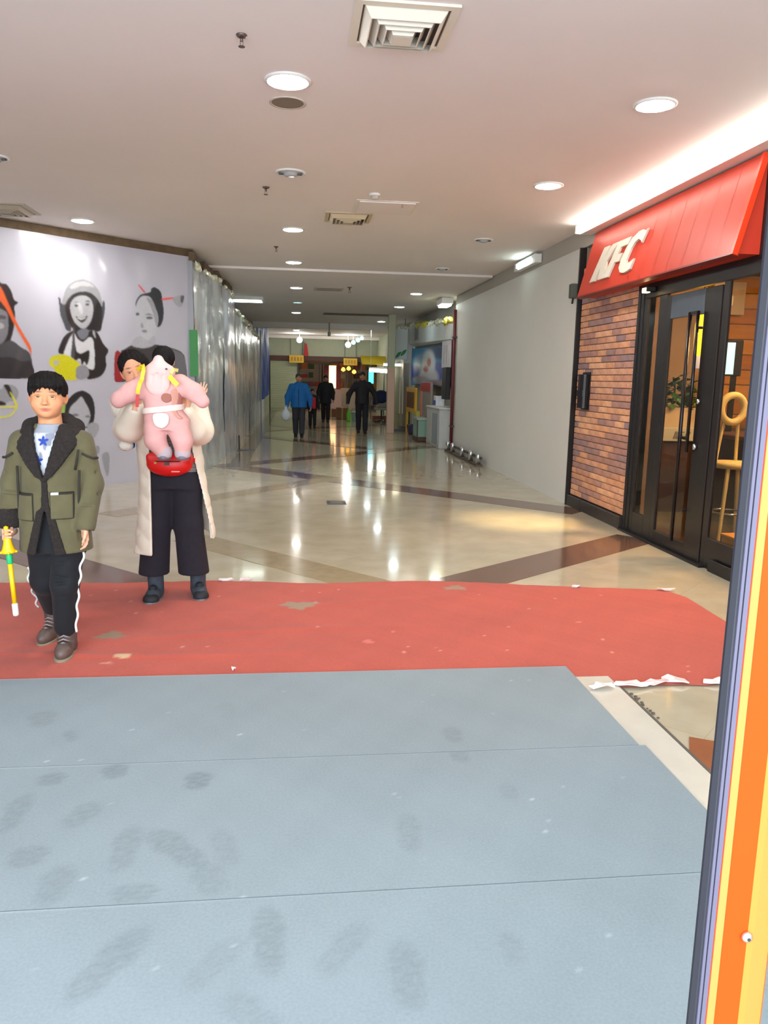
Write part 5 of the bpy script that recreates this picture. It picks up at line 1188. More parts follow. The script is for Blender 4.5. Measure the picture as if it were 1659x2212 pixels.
def hand_mesh(curl=20, spread=6, side=1, h=.0028, thumb_in=0., skin=(226, 170, 138)):
    """wrist at the origin, fingers along -z, palm towards -y, thumb towards +x*side"""
    f = Field((-.08, -.1, -.2), (.09, .05, .05), h)
    f.cap((0, .002, .045), (0, 0, -.01), .025, .026, .01)
    f.rbox((0, 0, -.045), (.039, .013, .046), .012, .015)
    L = [.058, .074, .08, .07]; X = [-.03, -.0105, .0095, .029]; R0 = [.0075, .0085, .0088, .0085]
    for i in range(4):
        p = Vector((X[i], 0, -.084 + .006 * abs(i - 2))); ang = math.radians(curl * .6); sp = math.radians((i - 1.6) * spread)
        for k, q in enumerate((.45, .32, .25)):
            d = Vector((math.sin(sp), -math.sin(ang), -math.cos(ang) * math.cos(sp))).normalized(); n = p + d * L[i] * q
            f.cap(p, n, R0[i] * (1 - .1 * k), R0[i] * (.92 - .1 * k), .004); p = n; ang += math.radians(curl)
    b = Vector((.03, -.006, -.02)); m = Vector((.052 - .02 * thumb_in, -.016 - .02 * thumb_in, -.052)); e = Vector((.058 - .045 * thumb_in, -.026 - .03 * thumb_in, -.084))
    f.cap(b, m, .0135, .0105, .012); f.cap(m, e, .0102, .008, .004)
    V, Q = f.net(); V = V * np.array([side, 1, 1])
    if side < 0: Q = Q[:, ::-1]
    c = np.broadcast_to(np.array(lin(skin)), V.shape).copy()
    m = np.clip((-V[:, 2] - .1) / .08, 0, 1)[:, None] * .3
    return V, Q, c * (1 - m) + np.array(lin((222, 130, 110))) * m
def join(parts):
    Vs, Qs, Cs, n = [], [], [], 0
    for V, Q, c in parts: Vs.append(V); Qs.append(Q + n); Cs.append(c); n += len(V)
    return np.concatenate(Vs), np.concatenate(Qs), np.concatenate(Cs)
def flat(f, rgb):
    V, Q = f.net(); return V, Q, np.broadcast_to(np.array(lin(rgb)), V.shape).copy()
def tone(c, skin): return c * (np.array(lin(skin)) / np.array(lin((222, 166, 128))))
def put_head(parts, loc, rot, s, root, skin=(222, 166, 128), eyes=True):
    V, Q, c = HEADC; parts.append((xf(V, loc, rot, s), Q, np.clip(tone(c, skin), 0, 1)))
    if eyes:
        for (V, Q, c) in EYEC: link('eye', np_mesh('eye', xf(V, loc, rot, s), Q, True, c), mat('eye', (200, 200, 200), .2, attr='Col'), root)
def strands(V):
    a = np.arctan2(V[:, 0], -(V[:, 1] - .05)); q = np.hypot(V[:, 0], V[:, 1] - .03)
    d = .0016 * np.sin(a * 47 + 9 * q + 2 * np.sin(a * 11)) + .0018 * np.sin(a * 23 - 30 * q) + .0012 * np.sin(a * 71 + V[:, 2] * 40)
    n = V - np.array([0, .02, .0]); n /= np.linalg.norm(n, axis=1)[:, None]; return V + n * d[:, None]
def fbuild(f, name, m, root, loc=None, rot=None, s=1., colfn=None, pre=None):
    V, Q = f.net(); c = colfn(V) if colfn else None
    if pre is not None: V = pre(V)
    if loc is not None: V = xf(V, loc, rot, s)
    return link(name, np_mesh(name, V, Q, True, c), m, root)
HAIR = mat('black_hair', (20, 15, 14), .7, noise=.35, nscale=60, stretch=(1, 1, .2), bump=.4, bscale=120, spec=.2)

# ------------------------------------------------------------------ the boy
boy = thing('person', 'boy in olive fur-lined coat and black trousers walking with a yellow toy', 'person', (-1.21, 3.98, 0))
parts = []
body = Field((-.3, -.22, .05), (.3, .32, 1.26), .012)
body.stack([(.62, -.0, 0, .1, .08), (.85, 0, 0, .095, .075), (1.05, 0, 0, .12, .08), (1.15, 0, .01, .09, .06), (1.19, 0, .015, .05, .045)], .03)
body.chain([(.13, 0, 1.11), (.175, .0, .9), (.165, -.085, .69)], [.04, .032, .022]); body.chain([(-.13, 0, 1.11), (-.19, .01, .91), (-.195, -.05, .71)], [.04, .032, .024])
body.chain([(.06, 0, .62), (.03, -.02, .39), (.018, .03, .1)], [.06, .04, .02]); body.chain([(-.06, .0, .62), (-.09, .06, .39), (-.12, .28, .12)], [.06, .04, .02])
parts.append(flat(body, (222, 166, 128)))
BH = (-.004, -.005, 1.332); BR_ = np.array(rotm(-2, 1, 9)) @ np.diag([1.02, .95, .88])
put_head(parts, BH, BR_, 1.0, boy, (218, 150, 108))
nk = Field((-.08, -.08, 1.12), (.08, .1, 1.28), .006); nk.cap((0, .02, 1.14), (0, .015, 1.26), .056, .049); parts.append(flat(nk, (212, 146, 104)))
# his left hand hangs loose, his right hand grips the toy
V, Q, c = hand_mesh(26, 3, 1, thumb_in=.4); parts.append((xf(V, (.163, -.09, .692), rotm(8, 10, -50), .72), Q, c))
V, Q, c = hand_mesh(70, 1, -1, thumb_in=.8); parts.append((xf(V, (-.203, -.048, .662), rotm(-84, 90, 0), .82), Q, c))
fa = Field((-.26, -.12, .62), (-.14, .02, .75), .006); fa.cap((-.2, -.05, .74), (-.202, -.052, .672), .026, .026); parts.append(flat(fa, (226, 170, 138)))
V, Q, c = join(parts); link('body', np_mesh('body', V, Q, True, c), SKIN, boy)
# hair: short crop with ragged fringe
f = Field((-.12, -.14, -.06), (.12, .15, .15), .004)
f.ell((0, .018, .042), (.089, .106, .092), 0); f.ell((.0, -.01, .085), (.07, .085, .05), .03)
f.put(lambda X, Y, Z: (-.02 + .35 * Y + .12 * np.abs(X)) * -1 + Z * 1.0 - .0 + 0 * X if False else (Z - (-.035 + .0 * X) - 0 * Y), (-.12, -.14, -.09), (.12, .15, -.0), .004, 'sub')
f.ell((0, -.115, -.022), (.07, .078, .085), .006, 'sub')
f.ell((.09, .0, -.035), (.03, .03, .035), .006, 'sub'); f.ell((-.09, .0, -.035), (.03, .03, .035), .006, 'sub')
r = random.Random(2)
for k in range(17):
    x = -.064 + .008 * k; y = -.088 + 7.0 * x * x; L_ = r.uniform(.006, .03) * (1 - 4 * abs(x))
    f.cap((x, y + .02, .09), (x + r.uniform(-.006, .006), y - .002, .062), .012, .008, .014); f.cap((x, y - .002, .064), (x + r.uniform(-.008, .008), y - .003, .058 - L_), .0075, .002, .004)
for k in range(26):
    a = r.uniform(0, 2 * PI); q = r.uniform(.2, .85); x, y = .08 * q * math.cos(a), .01 + .09 * q * math.sin(a); z = .042 + .092 * math.sqrt(max(0, 1 - q * q))
    f.cap((x, y, z - .006), (x * 1.15 + .01, y * 1.1 - .012, z + .006), .009, .002, .008)
fbuild(f, 'hair', HAIR, boy, BH, BR_, 1.0, pre=strands)
# shirt
SH = mat('boy_shirt', (214, 216, 226), .8, attr='Col')
lv = [(.88, 0, 0, .13, .1), (.95, 0, 0, .125, .098), (1.08, 0, 0, .122, .09), (1.15, 0, .005, .1, .078), (1.185, 0, .012, .068, .066), (1.2, 0, .012, .062, .062)]
f = Field((-.18, -.16, .86), (.18, .16, 1.22), .0034); f.stack(lv, 0); f.cap((0, .02, 1.15), (0, .01, 1.3), .05, .05, .004, 'sub')
def shirtcol(V):
    c = np.broadcast_to(np.array(lin((200, 202, 212))), V.shape).copy(); x, z = V[:, 0], V[:, 2]
    n = vnoise(x * 26, z * 15, 1.) ; m = np.clip((n - .12) * 5, 0, 1)[:, None]; c = c * (1 - m) + np.array(lin((136, 138, 152))) * m
    for cx, cz, R in ((-.013, 1.12, .03), (-.04, 1.025, .03)):
        a = np.arctan2(x - cx, z - cz); q = np.hypot(x - cx, z - cz); k = np.abs(((a / (2 * PI / 5) + .5) % 1) - .5) * 2
        lim = R * (1 - .58 * k); m = (np.clip((lim - q) / .003, 0, 1) * (V[:, 1] < 0))[:, None]; c = c * (1 - m) + np.array(lin((38, 66, 152))) * m
    m = np.clip((z - 1.155) / .006, 0, 1)[:, None]; return c * (1 - m) + np.array(lin((150, 154, 164))) * m
fbuild(f, 'shirt', SH, boy, colfn=shirtcol)
# coat
OLIVE = mat('olive_suede', (92, 84, 56), .85, noise=.12, nscale=14, sheen=.12, bump=.08, bscale=50)
FUR = mat('dark_brown_fur', (40, 31, 28), .95, noise=.35, nscale=80, bump=.6, bscale=160)
clv = [(.565, .0, .0, .176, .142), (.75, .0, 0, .166, .135), (.95, -.0, .0, .156, .124), (1.06, 0, 0, .156, .11), (1.12, 0, .005, .145, .098), (1.165, 0, .012, .112, .085), (1.20, 0, .02, .075, .07)]
def edge(Z):      # inner coat edges at the front: left x, right x
    l = np.interp(Z, [.56, .78, .80, .94, .95, 1.08, 1.19], [-.072, -.02, .004, .004, -.016, -.058, -.085]); rr = np.interp(Z, [.56, .78, .80, .94, .95, 1.08, 1.19], [.044, .004, -.012, -.012, .002, .045, .072])
    return l, rr
f = Field((-.3, -.24, .54), (.32, .22, 1.24), .006); f.stack(clv, 0)
f.chain([(.14, .0, 1.105), (.182, .0, .9), (.168, -.085, .705)], [.066, .058, .05], .025); f.chain([(-.135, .0, 1.105), (-.19, .012, .91), (-.205, -.052, .73)], [.066, .058, .053], .03)
f.put(lambda X, Y, Z: np.maximum(np.maximum(edge(Z)[0] - X, X - edge(Z)[1]), Y + .03) + 0 * Z, (-.1, -.25, .54), (.1, -.02, 1.25), .004, 'sub')
f.cap((0, .015, 1.12), (0, .012, 1.3), .062, .07, .006, 'sub')
f.cap((.168, -.09, .685), (.166, -.1, .64), .038, .038, .002, 'sub'); f.cap((-.205, -.052, .725), (-.2, -.06, .62), .044, .044, .002, 'sub')
for (a, b, w) in (((.255, -.03, .97), (.16, -.03, .95), .006), ((.26, -.03, .86), (.17, -.06, .85), .006), ((.24, -.08, .8), (.14, -.1, .81), .005), ((-.27, -.03, .97), (-.17, -.03, .96), .006), ((-.27, -.05, .87), (-.16, -.06, .86), .006), ((-.25, -.08, .8), (-.15, -.09, .79), .005)):
    f.cap(a, b, w, w, .012, 'sub')
coat = fbuild(f, 'coat', OLIVE, boy)
c0 = stackf(clv, 0.)
def on_coat(name, m, region, grow, zlo, zhi, h=.004, root=coat, front=True, extra=0.):
    g = Field((-.2, -.2, zlo - .02), (.2, .12, zhi + .02), h)
    def fn(X, Y, Z):
        d = np.maximum(c0(X, Y, Z) - grow, -(c0(X, Y, Z) + .014)); d = np.maximum(d, region(X, Z) + 0 * Y)
        if front: d = np.maximum(d, Y + .0)
        if extra: d = d + extra * (np.sin(X * 190) * np.sin(Z * 170 + Y * 90))
        return d
    g.put(fn, (-.2, -.2, zlo), (.2, .12, zhi)); return fbuild(g, name, m, root)
def lapel(side):
    def reg(X, Z):
        l, rr = edge(Z); w = np.interp(Z, [.93, 1.0, 1.1, 1.2], [.012, .03, .05, .058]); e = l if side < 0 else rr
        d = np.abs(X - (e + side * w * .75)) - w; return np.maximum(d, np.maximum(.93 - Z, Z - 1.2))
    return reg
on_coat('fur_lapel', FUR, lapel(-1), .018, .93, 1.2, extra=.0016); on_coat('fur_lapel', FUR, lapel(1), .022, .93, 1.2, extra=.0016)
def placket(side):
    def reg(X, Z):
        l, rr = edge(Z); e = l if side < 0 else rr; w = np.interp(Z, [.56, .95], [.024, .012])
        return np.maximum(np.abs(X - (e + side * w * .6)) - w, np.maximum(.566 - Z, Z - .95))
    return reg
on_coat('fur_placket', FUR, placket(-1), .008, .57, .95, extra=.001); on_coat('fur_placket', FUR, placket(1), .009, .57, .95, extra=.001)
f = Field((-.2, -.12, 1.06), (.2, .18, 1.3), .006)
pts = [(-.115, -.02, 1.145), (-.105, .05, 1.18), (-.05, .095, 1.2), (.05, .095, 1.2), (.105, .05, 1.18), (.12, -.02, 1.145)]
f.chain(pts, [.03, .04, .045, .045, .042, .034]); f.ell((0, .12, 1.13), (.11, .06, .09), .03); fbuild(f, 'fur_hood', FUR, coat)
def boxreg(x0, x1, z0, z1, e=0.): return lambda X, Z: np.maximum(np.maximum(x0 - e - X, X - x1 - e), np.maximum(z0 - e - Z, Z - z1 - e))
PIPE = mat('dark_piping', (44, 38, 30), .8)
for (x0, x1, z0, z1) in ((-.152, -.066, .735, .865), (.022, .118, .745, .872)):
    pk = on_coat('pocket', OLIVE, boxreg(x0, x1, z0, z1), .012, z0, z1); on_coat('pocket_edge', PIPE, boxreg(x0, x1, z0, z1, .004), .007, z0, z1, root=pk); on_coat('pocket_top', PIPE, boxreg(x0, x1, z1 - .008, z1), .016, z1 - .012, z1, root=pk)
on_coat('brand_tag', mat('tag_grey', (196, 196, 188), .6), boxreg(.026, .062, .862, .876), .018, .86, .88, .003)
for (x0, z0, x1, z1) in ((.125, .98, .15, 1.08), (.13, .74, .15, .98), (-.15, .74, -.14, 1.0)):
    MB().tube([(x0 + (x1 - x0) * q + .004, -.075 - .02 * q, z0 + (z1 - z0) * q) for q in (0, .33, .66, 1)], .006, 6).build('seam_piping', PIPE, coat, True)
for sx in (1, -1): MB().tube([(sx * .155 + .008 * sx, -.07, 1.06), (sx * .18 + .008 * sx, -.062, 1.045), (sx * .205 + .008 * sx, -.05, 1.035), (sx * .225, -.02, 1.035)], .006, 6).build('seam_piping', PIPE, coat, True)
# dark turned cuff at his right wrist
f = Field((-.3, -.14, .68), (-.12, .04, .79), .005); f.cap((-.206, -.051, .765), (-.203, -.053, .725), .059, .059, 0); f.cap((-.205, -.052, .74), (-.2, -.06, .6), .043, .043, 0, 'sub'); fbuild(f, 'fur_cuff', FUR, coat)
f = Field((-.27, -.12, .66), (-.14, .02, .74), .005); f.cap((-.203, -.052, .73), (-.2, -.054, .705), .04, .038, 0); fbuild(f, 'shirt_cuff', mat('shirt_cuff', (190, 192, 200), .8), boy)
# trousers with white wavy side piping
VEL = mat('black_velvet', (11, 12, 18), .85, noise=.35, nscale=9, sheen=.04)
f = Field((-.24, -.18, .1), (.22, .36, .92), .006); f.stack([(.56, 0, 0, .135, .105), (.7, 0, 0, .13, .1), (.88, 0, 0, .125, .095)], .04)
f.chain([(.062, -.005, .6), (.04, -.035, .39), (.018, .01, .15)], [.085, .066, .055], .03); f.chain([(-.062, .005, .6), (-.085, .05, .39), (-.118, .25, .19)], [.085, .066, .05], .03)
for k in range(7):
    z = .2 + .05 * k; f.cap((-.03, -.12 + .006 * k, z), (.1, -.1, z + .02 * (-1) ** k), .006, .006, .014, 'sub')
tr = fbuild(f, 'trousers', VEL, boy); WP = mat('white_piping', (226, 226, 222), .6)
path = []
for q in np.linspace(0, 1, 60):
    z = .56 - .43 * q; x = np.interp(z, [.13, .39, .56], [.079, .112, .142]) + .007 * math.sin(q * 26) * (1 - .5 * q); y = np.interp(z, [.13, .39, .56], [-.02, -.05, -.05]); path.append((x, y, z))
MB().tube(path, .006, 6).build('side_piping', WP, tr, True)
path = []
for q in np.linspace(0, 1, 50):
    z = .47 - .27 * q; x = np.interp(z, [.2, .39, .5], [-.172, -.152, -.15]) + .008 * math.sin(q * 19); y = np.interp(z, [.2, .39, .5], [.2, .03, .0]); path.append((x, y, z))
MB().tube(path, .006, 6).build('side_piping', WP, tr, True)
# boots
BOOT = mat('worn_brown_leather', (92, 76, 70), .55, noise=.35, nscale=18); SOLE = mat('pale_sole', (128, 122, 100), .8); LACE = mat('boot_lace', (150, 136, 134), .7)
def boot(x, y, z, pitch, yaw):
    f = Field((-.07, -.16, -.02), (.07, .1, .2), .004); f.cap((0, .03, .16), (0, .035, .05), .05, .048, .02); f.ell((0, -.045, .04), (.044, .088, .046), .03); f.ell((0, .04, .03), (.04, .05, .04), .02)
    f.put(lambda X, Y, Z: Z - .012 + 0 * X + 0 * Y, (-.07, -.16, -.02), (.07, .1, .012), 0, 'sub'); f.cap((0, .03, .2), (0, .03, .17), .04, .04, 0, 'sub')
    R = rotm(pitch, 0, yaw); b = fbuild(f, 'boot', BOOT, boy, (x, y, z), R)
    g = Field((-.08, -.16, -.01), (.08, .11, .03), .004); g.ell((0, -.05, .0), (.047, .088, .08), 0); g.ell((0, .04, .0), (.042, .052, .08), .03); g.put(lambda X, Y, Z: np.maximum(Z - .018, -Z) * -1 + 0 * X + 0 * Y if False else -np.maximum(Z - .018, -Z) + 0 * X + 0 * Y, (-.08, -.16, -.01), (.08, .11, .03), 0, 'sub')
    fbuild(g, 'sole', SOLE, b, (x, y, z), R)
    for k in range(6):
        yy = -.062 + .012 * k; zz = .083 + .015 * k
        V_ = xf(np.array([(-.027, yy + .008, zz - .012), (0, yy - .004, zz + .004), (.027, yy + .012, zz - .012)]), (x, y, z), R); MB().tube([tuple(p) for p in V_], .0042, 6).build('lace', LACE, b, True)
boot(.018, .005, 0.0, 0, 3); boot(-.125, .26, .004, 4, -12)
# the toy
tw = thing('toy_wand', 'yellow plastic toy wand with green collar and white tip held by the boy', 'toy', (-1.21 - .18, 3.98 - .108, .25))
YE = mat('toy_yellow', (244, 194, 12), .4); tw.rotation_euler = (math.radians(2), math.radians(-2), 0)
MB().lathe([(.001, 0), (.0135, .001), (.0145, .01), (.0145, .06), (.0125, .065)], 18).build('tip', mat('toy_white', (236, 234, 220), .4), tw, True)
MB().lathe([(.0115, .06), (.0115, .275)], 18).build('shaft', YE, tw, True); MB().lathe([(.0135, .27), (.0145, .275), (.0145, .315), (.0135, .32)], 18).build('collar', mat('toy_green', (30, 178, 110), .4), tw, True)
MB().lathe([(.014, .32), (.034, .325), (.036, .333), (.028, .345), (.021, .37), (.016, .40), (.011, .41), (.011, .455), (.001, .46)], 18).build('guard', YE, tw, True)
for a in range(5): MB().lathe([(.001, -.008), (.007, -.004), (.009, 0), (.007, .004), (.001, .008)], 8, (.034 * math.cos(a * 1.257), .034 * math.sin(a * 1.257), .33)).build('knob', YE, tw, True)

# ------------------------------------------------------------------ the woman
wo = thing('person', 'woman in long open cream down coat holding a baby up before her', 'person', (-.78, 5.0, 0)); parts = []
b = Field((-.35, -.35, .1), (.35, .25, 1.5), .014)
b.stack([(.8, 0, .03, .12, .09), (1.0, -.02, .02, .11, .08), (1.25, -.05, .02, .15, .08), (1.33, -.06, .02, .09, .06)], .04)
b.chain([(-.09, .02, 1.3), (-.17, -.01, 1.42)], [.05, .048]); b.chain([(-.21, .02, 1.25), (-.265, -.08, 1.1), (-.16, -.26, 1.27)], [.05, .04, .028]); b.chain([(.12, .02, 1.25), (.17, -.08, 1.1), (.11, -.26, 1.25)], [.05, .04, .028])
b.chain([(-.08, .02, .82), (-.12, .01, .5), (-.14, .03, .12)], [.08, .05, .025]); b.chain([(.07, .02, .82), (.09, .01, .5), (.125, .09, .12)], [.08, .05, .025])
parts.append(flat(b, (214, 156, 122)))
WH = (-.208, -.055, 1.472); WR = rotm(4, -16, 10)
put_head(parts, WH, WR, .98, wo, (222, 156, 120))
V, Q, c = hand_mesh(34, 5, -1); parts.append((xf(V, (-.165, -.275, 1.275), rotm(172, 14, 28), .85), Q, c))
V, Q, c = hand_mesh(34, 5, 1); parts.append((xf(V, (.115, -.255, 1.25), rotm(172, -14, -28), .85), Q, c))
V, Q, c = join(parts); link('body', np_mesh('body', V, Q, True, c), SKIN, wo)
f = Field((-.13, -.14, -.14), (.15, .17, .15), .0045); f.ell((0, .022, .04), (.088, .104, .09), 0); f.ell((.02, .07, .0), (.085, .07, .1), .03); f.ell((.03, .1, .03), (.05, .05, .05), .02)
f.ell((-.008, -.115, -.02), (.07, .088, .112), .01, 'sub'); f.ell((-.09, .0, -.05), (.03, .04, .05), .006, 'sub'); f.ell((0, .0, -.16), (.1, .12, .05), .01, 'sub'); fbuild(f, 'hair', HAIR, wo, WH, WR, .98, pre=strands)
# sweater, trousers, slippers
SW = mat('grey_striped_knit', (128, 122, 118), .9, attr='Col')
f = Field((-.3, -.2, .82), (.24, .2, 1.42), .008); f.stack([(.84, 0, .02, .165, .12), (1.0, -.01, .015, .16, .12), (1.2, -.04, .015, .165, .115), (1.3, -.06, .02, .12, .09), (1.36, -.08, .02, .07, .065)], 0)
def knit(V): m = (.5 + .5 * np.sin(V[:, 2] * 300))[:, None]; return np.array(lin((150, 142, 138))) * m + np.array(lin((104, 98, 96))) * (1 - m)
fbuild(f, 'sweater', SW, wo, colfn=knit)
NAVY = mat('navy_wool', (27, 23, 33), .9, noise=.15, nscale=30, sheen=.02)
f = Field((-.3, -.18, .13), (.28, .22, .96), .007); f.stack([(.74, -.005, .02, .165, .125), (.92, 0, .02, .155, .12)], .03)
f.chain([(-.085, .02, .78), (-.115, .01, .5), (-.146, .03, .17)], [.098, .088, .098], .03); f.chain([(.075, .02, .78), (.085, .01, .5), (.108, .04, .17)], [.098, .09, .1], .03)
f.put(lambda X, Y, Z: Z - .165 + 0 * X + 0 * Y, (-.3, -.18, .1), (.28, .22, .16), 0, 'sub')
for (x, z) in ((-.12, .55), (-.13, .4), (.09, .55), (.1, .4), (-.14, .28), (.11, .28)): f.cap((x - .05, -.11, z), (x + .05, -.1, z - .05), .006, .006, .016, 'sub')
fbuild(f, 'trousers', NAVY, wo)
SLP = mat('slate_felt_shoe', (58, 66, 76), .85, noise=.2, nscale=30); SLD = mat('black_shoe_trim', (26, 28, 34), .7)
for (x, y, yaw) in ((-.14, .0, -4), (.135, .065, 14)):
    f = Field((-.07, -.16, -.01), (.07, .13, .2), .0045); f.ell((0, -.03, .035), (.05, .11, .05), 0); f.cap((0, .03, .19), (0, .04, .05), .052, .05, .025); f.put(lambda X, Y, Z: Z - .014 + 0 * X + 0 * Y, (-.07, -.16, -.01), (.07, .12, .014), 0, 'sub')
    s_ = fbuild(f, 'shoe', SLP, wo, (x, y, 0), rotm(0, 0, yaw)); f = Field((-.08, -.17, -.005), (.08, .12, .1), .0045); f.ell((0, -.1, .025), (.052, .05, .042), 0); f.put(lambda X, Y, Z: Z - .014 + 0 * X + 0 * Y, (-.08, -.17, -.005), (.08, .12, .014), 0, 'sub'); fbuild(f, 'toe_cap', SLD, s_, (x, y, 0), rotm(0, 0, yaw))
    f = Field((-.08, -.17, -.005), (.08, .12, .03), .0045); f.ell((0, -.035, 0), (.054, .118, .08), 0); f.put(lambda X, Y, Z: -np.maximum(Z - .018, -Z) + 0 * X + 0 * Y, (-.08, -.17, -.005), (.08, .12, .03), 0, 'sub'); fbuild(f, 'sole', mat('grey_sole', (110, 112, 116), .8), s_, (x, y, 0), rotm(0, 0, yaw))
    f = Field((-.05, -.13, .03), (.05, .02, .14), .005); f.ell((0, -.045, .085), (.028, .028, .022), 0); fbuild(f, 'fur_tuft', SLD, s_, (x, y, 0), rotm(0, 0, yaw))
# long cream coat
CREAM = mat('cream_down_coat', (232, 220, 200), .6, noise=.03, nscale=5, sheen=.1)
wlv = [(.30, -.0, .03, .265, .17), (.55, .0, .03, .235, .16), (.8, -.01, .025, .205, .145), (1.0, -.025, .02, .2, .14), (1.2, -.05, .02, .2, .13), (1.3, -.06, .025, .155, .105), (1.36, -.07, .03, .1, .085)]
ws = stackf(wlv, 0.); wi = stackf([(z - (.1 if z < .4 else 0), x, y, a - .022, b_ - .022) for (z, x, y, a, b_) in wlv], 0.)
f = Field((-.42, -.34, .27), (.36, .24, 1.42), .0065)
def coatf(X, Y, Z):
    q = .005 * np.abs(np.sin((X * 1.0 + Z) * 24)) * np.abs(np.sin((Z - X) * 24)) ** .5
    d = np.maximum(ws(X, Y, Z) - q, -wi(X, Y, Z))
    xl = np.interp(Z, [.3, .95, 1.2, 1.4], [-.128, -.128, -.13, -.1]); xr = np.interp(Z, [.3, .45, .95, 1.2, 1.4], [.245, .235, .135, .1, .0])
    op = np.maximum(np.maximum(xl - X, X - xr), Y - .0) + 0 * Z
    hem = np.where(X < -.08, .315, .40 + .05 * np.clip(Y * 6, 0, 1)) - Z
    return np.maximum(np.maximum(d, -op), hem)
f.put(coatf, (-.3, -.2, .28), (.3, .22, 1.38))
f.chain([(-.215, .02, 1.245), (-.262, -.05, 1.115), (-.235, -.13, 1.12)], [.092, .085, .08], .03); f.chain([(-.235, -.13, 1.12), (-.175, -.245, 1.245)], [.08, .056], .02)
f.chain([(.13, .02, 1.24), (.172, -.06, 1.11), (.15, -.14, 1.12)], [.095, .088, .078], .03); f.chain([(.15, -.14, 1.12), (.115, -.235, 1.225)], [.078, .056], .02)
wc = fbuild(f, 'coat', CREAM, wo)
f = Field((-.45, -.1, 1.12), (-.18, .2, 1.4), .007); f.ell((-.31, .04, 1.255), (.075, .085, .095), 0); f.ell((-.26, .08, 1.31), (.08, .07, .05), .03); fbuild(f, 'hood', mat('white_fluffy_hood', (224, 216, 204), .9, bump=.4, bscale=60), wc)
f = Field((-.36, -.16, .96), (-.2, .02, 1.06), .006); f.ell((-.275, -.06, 1.01), (.045, .045, .035), 0); fbuild(f, 'fur_pompom', mat('white_fluffy_hood'), wc)
t = thing('blue_pouch', 'small bright blue pouch showing under the elbow of the woman', 'pouch', (-.78 - .272, 4.99, .985)); f = Field((-.06, -.06, -.01), (.06, .06, .1), .005); f.rbox((0, 0, .045), (.04, .03, .045), .02); fbuild(f, 'pouch', mat('bright_blue', (0, 112, 178), .5), t); MB().tube([(-.035, 0, .08), (0, 0, .14), (.035, 0, .08)], .004, 6).build('loop', mat('bright_blue'), t)
# red waist bag
REDB = mat('red_nylon', (206, 22, 20), .45, noise=.06, nscale=10)
f = Field((-.2, -.26, .8), (.2, .0, 1.0), .005); f.ell((.0, -.135, .905), (.14, .075, .078), 0); f.rbox((.0, -.13, .945), (.135, .06, .028), .02, .02)
f.put(lambda X, Y, Z: .978 - Z + 0 * X + 0 * Y, (-.2, -.26, .97), (.2, 0, 1.02), .006, 'sub'); wb = fbuild(f, 'waist_bag', REDB, wo)
MB().tube([(-.125, -.16, .925), (-.06, -.203, .928), (0, -.213, .928), (.06, -.203, .928), (.125, -.16, .925)], .004, 6).build('zip', mat('zip_dark', (70, 22, 20), .5), wb)
MB().box((-.02, -.217, .905), (.01, -.21, .926)).build('zip_pull', mat('zip_dark'), wb); MB().box((-.083, -.204, .912), (-.068, -.194, .924)).build('zip_pull', mat('brass', (150, 110, 60), .4, .6), wb)
MB().box((.02, -.211, .862), (.07, -.2, .87)).build('logo_mark', mat('pale_logo', (226, 120, 110), .5), wb)
f = Field((-.22, -.2, .86), (.22, .2, .98), .007); f.put(lambda X, Y, Z: np.maximum(np.abs(np.sqrt((X / .172) ** 2 + ((Y - .02) / .132) ** 2) - 1) * .13 - .006, np.abs(Z - .925) - .02), (-.19, -.15, .9), (.19, .17, .95)); fbuild(f, 'waist_strap', REDB, wb)

# ------------------------------------------------------------------ the baby
BX, BY, BZ = -.78, 4.64, .96
ba = thing('person', 'baby in pink hooded suit held up with its back to the camera', 'person', (BX, BY, BZ)); Zb = lambda z: z - BZ
PINKM = mat('pale_pink_fleece', (236, 192, 185), .9, noise=.04, nscale=20, sheen=.05); PINK2 = mat('pink_fleece', (222, 166, 160), .9, noise=.05, nscale=16, sheen=.05)
parts = []
b = Field((-.3, -.1, 0), (.3, .14, .62), .012); b.stack([(Zb(1.16), .03, .03, .08, .05), (Zb(1.3), .0, .03, .075, .05), (Zb(1.42), .0, .03, .08, .045)], .03); b.cap((0, .04, Zb(1.42)), (.012, .045, Zb(1.5)), .035, .035)
b.chain([(-.1, .02, Zb(1.42)), (-.175, .0, Zb(1.35)), (-.24, -.01, Zb(1.3))], [.025, .022, .018]); b.chain([(.11, .02, Zb(1.42)), (.2, .0, Zb(1.36)), (.23, 0, Zb(1.34))], [.025, .022, .018]); b.chain([(-.04, .03, Zb(1.14)), (-.045, .02, Zb(1.06)), (.005, .02, Zb(1.0))], [.035, .03, .022]); b.chain([(.07, .03, Zb(1.14)), (.115, .02, Zb(1.06)), (.11, .02, Zb(1.0))], [.035, .03, .022]); parts.append(flat(b, (224, 160, 130)))
BHD = (.014, .045, Zb(1.527)); BHR = rotm(-6, 6, 186)
V, Q, c = HEADC; parts.append((xf(V, BHD, BHR, .66), Q, c))
V, Q, c = hand_mesh(18, 12, 1); parts.append((xf(V, (.228, .0, Zb(1.335)), rotm(178, 8, 10), .5), Q, c))
V, Q, c = join(parts); link('body', np_mesh('body', V, Q, True, c), SKIN, ba)
f = Field((-.1, -.12, -.09), (.1, .13, .13), .005); f.ell((0, .012, .034), (.092, .11, .1), 0); f.ell((0, -.12, -.04), (.07, .08, .09), .01, 'sub'); f.put(lambda X, Y, Z: Z + .05 + 0 * X + 0 * Y, (-.1, -.12, -.1), (.1, .13, -.05), 0, 'sub'); fbuild(f, 'hair', HAIR, ba, BHD, BHR, .68, pre=strands)
f = Field((-.34, -.14, .0), (.34, .16, .56), .006)
